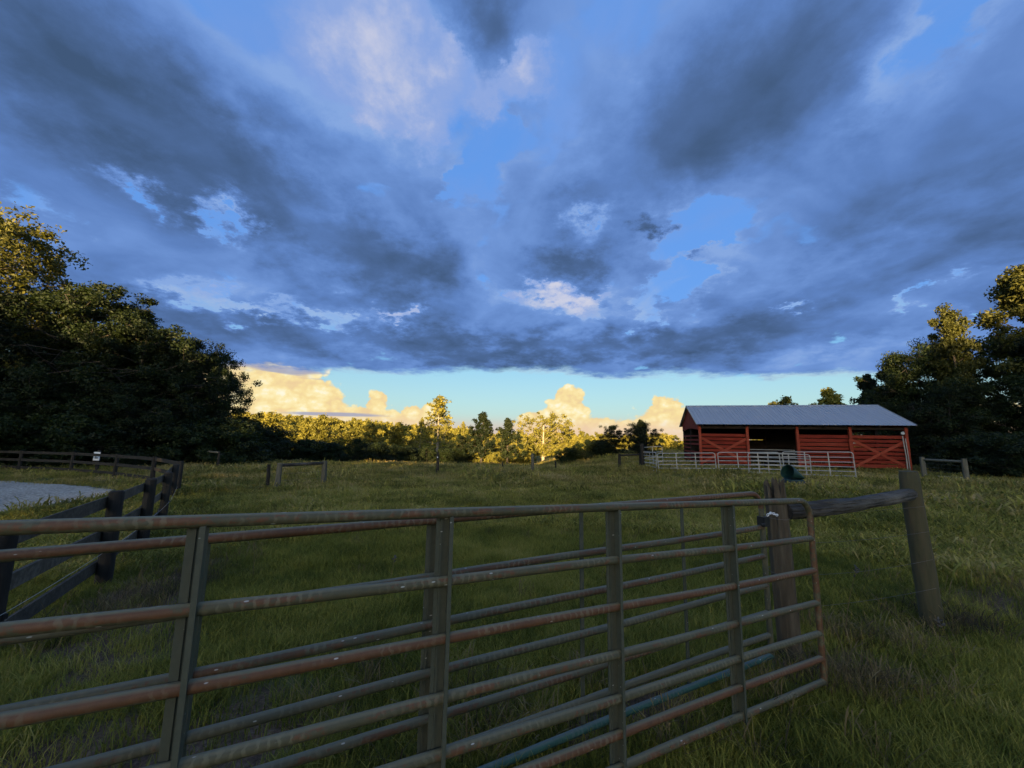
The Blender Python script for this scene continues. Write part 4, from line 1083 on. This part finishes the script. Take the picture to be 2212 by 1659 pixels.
def tuft(seed, nb, h, rad, wid, lean, mat, seeds=0.0):
    r = np.random.default_rng(seed); vs, qs = [], []
    for i in range(nb):
        a, d = r.random() * 6.283, rad * math.sqrt(r.random())
        x0, y0 = d * math.cos(a), d * math.sin(a)
        la = r.random() * 6.283; hh = h * r.uniform(0.45, 1.15); ln = lean * hh * r.uniform(0.2, 1.3)
        dx, dy = math.cos(la), math.sin(la); sx, sy = -dy, dx
        w = wid * r.uniform(0.6, 1.3); k = len(vs)
        for t, ww in ((0, 1.0), (0.5, 0.8), (0.82, 0.5), (1.0, 0.1)):
            cx, cy, cz = x0 + dx * ln * t * t, y0 + dy * ln * t * t, hh * (t - 0.22 * lean * t * t)
            if seeds and r.random() < seeds and t > 0.8: ww = 1.6
            vs += [(cx - sx * w * ww / 2, cy - sy * w * ww / 2, cz), (cx + sx * w * ww / 2, cy + sy * w * ww / 2, cz)]
        qs += [(k, k + 1, k + 3, k + 2), (k + 2, k + 3, k + 5, k + 4), (k + 4, k + 5, k + 7, k + 6)]
    return np_mesh('tuft', np.array(vs), np.array(qs), mat)

def in_poly(px, py, o):
    ins = np.zeros(px.shape, bool); j = len(o) - 1
    for i in range(len(o)):
        ins ^= ((o[i][1] > py) != (o[j][1] > py)) & (px < (o[j][0] - o[i][0]) * (py - o[i][1]) / (o[j][1] - o[i][1] + 1e-9) + o[i][0]); j = i
    return ins
def bareness(x, y):
    out = np.zeros(len(x))
    for cx, cy, rx, ry, a in BARE:
        u = ((x - cx) * math.cos(a) + (y - cy) * math.sin(a)) / rx; v = (-(x - cx) * math.sin(a) + (y - cy) * math.cos(a)) / ry
        out = np.maximum(out, 1 - sstep(np.sqrt(u * u + v * v) + 0.8 * (vnoise(x * 3, y * 3) - 0.5), 0.6, 1.2))
    return out
def keep(x, y):
    k = ~in_poly(x, y, DRIVE) & ~in_poly(x, y, TRACK)
    c, s_ = math.cos(BA), math.sin(BA)
    u, v = (x - 12.83) * c + (y - 26.34) * s_, -(x - 12.83) * s_ + (y - 26.34) * c
    k &= np.hypot(x - 10.95, y - 15.3) > 0.75
    k &= ~((np.abs(x * 15.3 - y * 10.95) < 9.0) & (np.hypot(x, y) > 16.5) & (np.hypot(x, y) < 18.3) & (np.random.default_rng(5).random(len(x)) < 0.75))
    return k & ~((u > -0.1) & (u < BAY * 4 + 0.1) & (v > 0.15) & (v < BD))
def ring(n, r0, r1, half=R(60), seed=1):
    r = np.random.default_rng(seed)
    d = np.sqrt(r.random(n) * (r1 * r1 - r0 * r0) + r0 * r0); a = r.uniform(-half, half, n)
    return d * np.sin(a), d * np.cos(a), r

def sow(name, meshes, x, y, r, size, dens=None, label=None, tall=None, cap=None):
    ok = keep(x, y)
    p = np.ones(len(x)) if dens is None else dens(x, y)
    ok &= r.random(len(x)) < p
    x, y = x[ok], y[ok]
    s = size * r.uniform(0.65, 1.3, len(x)) * (0.45 + 0.7 * vnoise(x * 0.55 + 5, y * 0.55) + 0.9 * vnoise(x * 0.21 + 50, y * 0.21 + 8) ** 2 + 0.5 * (vnoise(x * 1.4 + 20, y * 1.4) > 0.74))
    if cap: s = np.minimum(s, cap * r.uniform(0.75, 1.1, len(x)))
    h = s * (tall(x, y) if tall is not None else 1.0)
    return scatter(name, meshes, np.stack([x, y, ground(x, y) - 0.01], 1), r.uniform(0, 6.28, len(x)), np.stack([s, s, h], 1), r.integers(0, len(meshes), len(x)), tilt=r.normal(0, 0.12, len(x)), label=label, cat='grass')
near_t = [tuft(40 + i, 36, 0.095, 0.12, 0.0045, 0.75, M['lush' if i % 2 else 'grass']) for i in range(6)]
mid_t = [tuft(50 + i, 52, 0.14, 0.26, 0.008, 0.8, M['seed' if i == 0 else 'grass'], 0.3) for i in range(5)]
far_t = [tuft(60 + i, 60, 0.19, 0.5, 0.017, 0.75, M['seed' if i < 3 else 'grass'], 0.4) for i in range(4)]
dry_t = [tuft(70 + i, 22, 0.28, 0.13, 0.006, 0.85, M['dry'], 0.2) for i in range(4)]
x, y, r = ring(46000, 0.9, 10.0, R(72), 1)
sow('near_grass', near_t, x, y, r, 1.0, lambda x, y: 1 - 0.88 * bareness(x, y), 'green grass growing round the gates', cap=1.45)
x, y, r = ring(34000, 8.0, 18, R(62), 2)
sow('pasture_grass', mid_t, x, y, r, 1.0, lambda x, y: 1 - 0.8 * bareness(x, y), 'uneven green grass of the pasture', cap=1.7)
x, y, r = ring(30000, 15, 62, R(60), 3)
sow('far_grass', far_t, x, y, r, 1.0, None, 'seeding grass of the far pasture')
# dry stalks: at the gate end, round posts, along the fence, sprinkled over the pasture
r = np.random.default_rng(9)
cx = np.concatenate([r.normal(2.6, 0.22, 34), r.normal(3.4, 0.40, 34), r.normal(4.3, 0.35, 30), r.normal(6.0, 0.9, 24), r.uniform(-1.5, 2.2, 50), -4.0 + r.normal(0, 0.35, 80), r.uniform(-8, 12, 90)])
cy = np.concatenate([r.normal(3.02, 0.14, 34), r.normal(3.7, 0.18, 34), r.normal(4.05, 0.2, 30), r.normal(4.7, 0.25, 24), r.uniform(2.2, 3.2, 50), 4.4 + r.normal(0, 0.9, 80), r.uniform(4, 14, 90)])
sow('dry_grass', dry_t, cx, cy, r, 0.95, None, 'dry straw coloured grass in clumps round the gate end and posts', cap=0.95)

# ------------------------------------------------------------------ small things in the grass
def weed(x, y, h, label, lean):
    t = thing('weed', label, 'weed', (x, y, gz(x, y)))
    pts = [(lean * (k / 6.0) ** 1.6, 0, h * k / 6.0) for k in range(7)]
    MB().tube(pts, [0.004 - 0.0004 * k for k in range(7)], 5).build('stalk', M['dry'], t, True)
    mb = MB(); r = random.Random(int(x * 100))
    for k in range(9):
        a, z = r.uniform(0, 6.28), h * r.uniform(0.88, 1.06); c = Vector((lean * (z / h) ** 1.6, 0, z)); d = Vector((math.cos(a), math.sin(a), 0.6)) * 0.03
        mb.tube([c, c + d * 0.6, c + d], [0.002, 0.007, 0.002], 5)
    mb.build('seed_head', M['weed_head'], t, True)
M['weed_head'] = plain_mat('weed_head', (0.09, 0.08, 0.065), 0.9)
weed(3.05, 3.75, 0.62, 'tall dry weed with a grey seed head under the grey log', 0.16)
weed(-1.35, 4.6, 0.40, 'dark dead weed standing in the grass behind the gates', 0.05)
weed(3.55, 3.3, 0.36, 'short dry weed beside the bare gate end', -0.1)
pp = thing('pipe', 'white pipe lying in the grass behind the pale brace', 'pipe', (21.6, 19.2, gz(21.6, 19.2) + 0.14), (0, 0, R(-65)))
MB().tube([(-0.5, 0, 0), (0.5, 0, 0)], 0.035, 10).build('tube', M['white'], pp, True)
MB().tube([(0.5, 0, 0), (0.56, 0, 0)], 0.045, 10).build('collar', M['white'], pp, True)
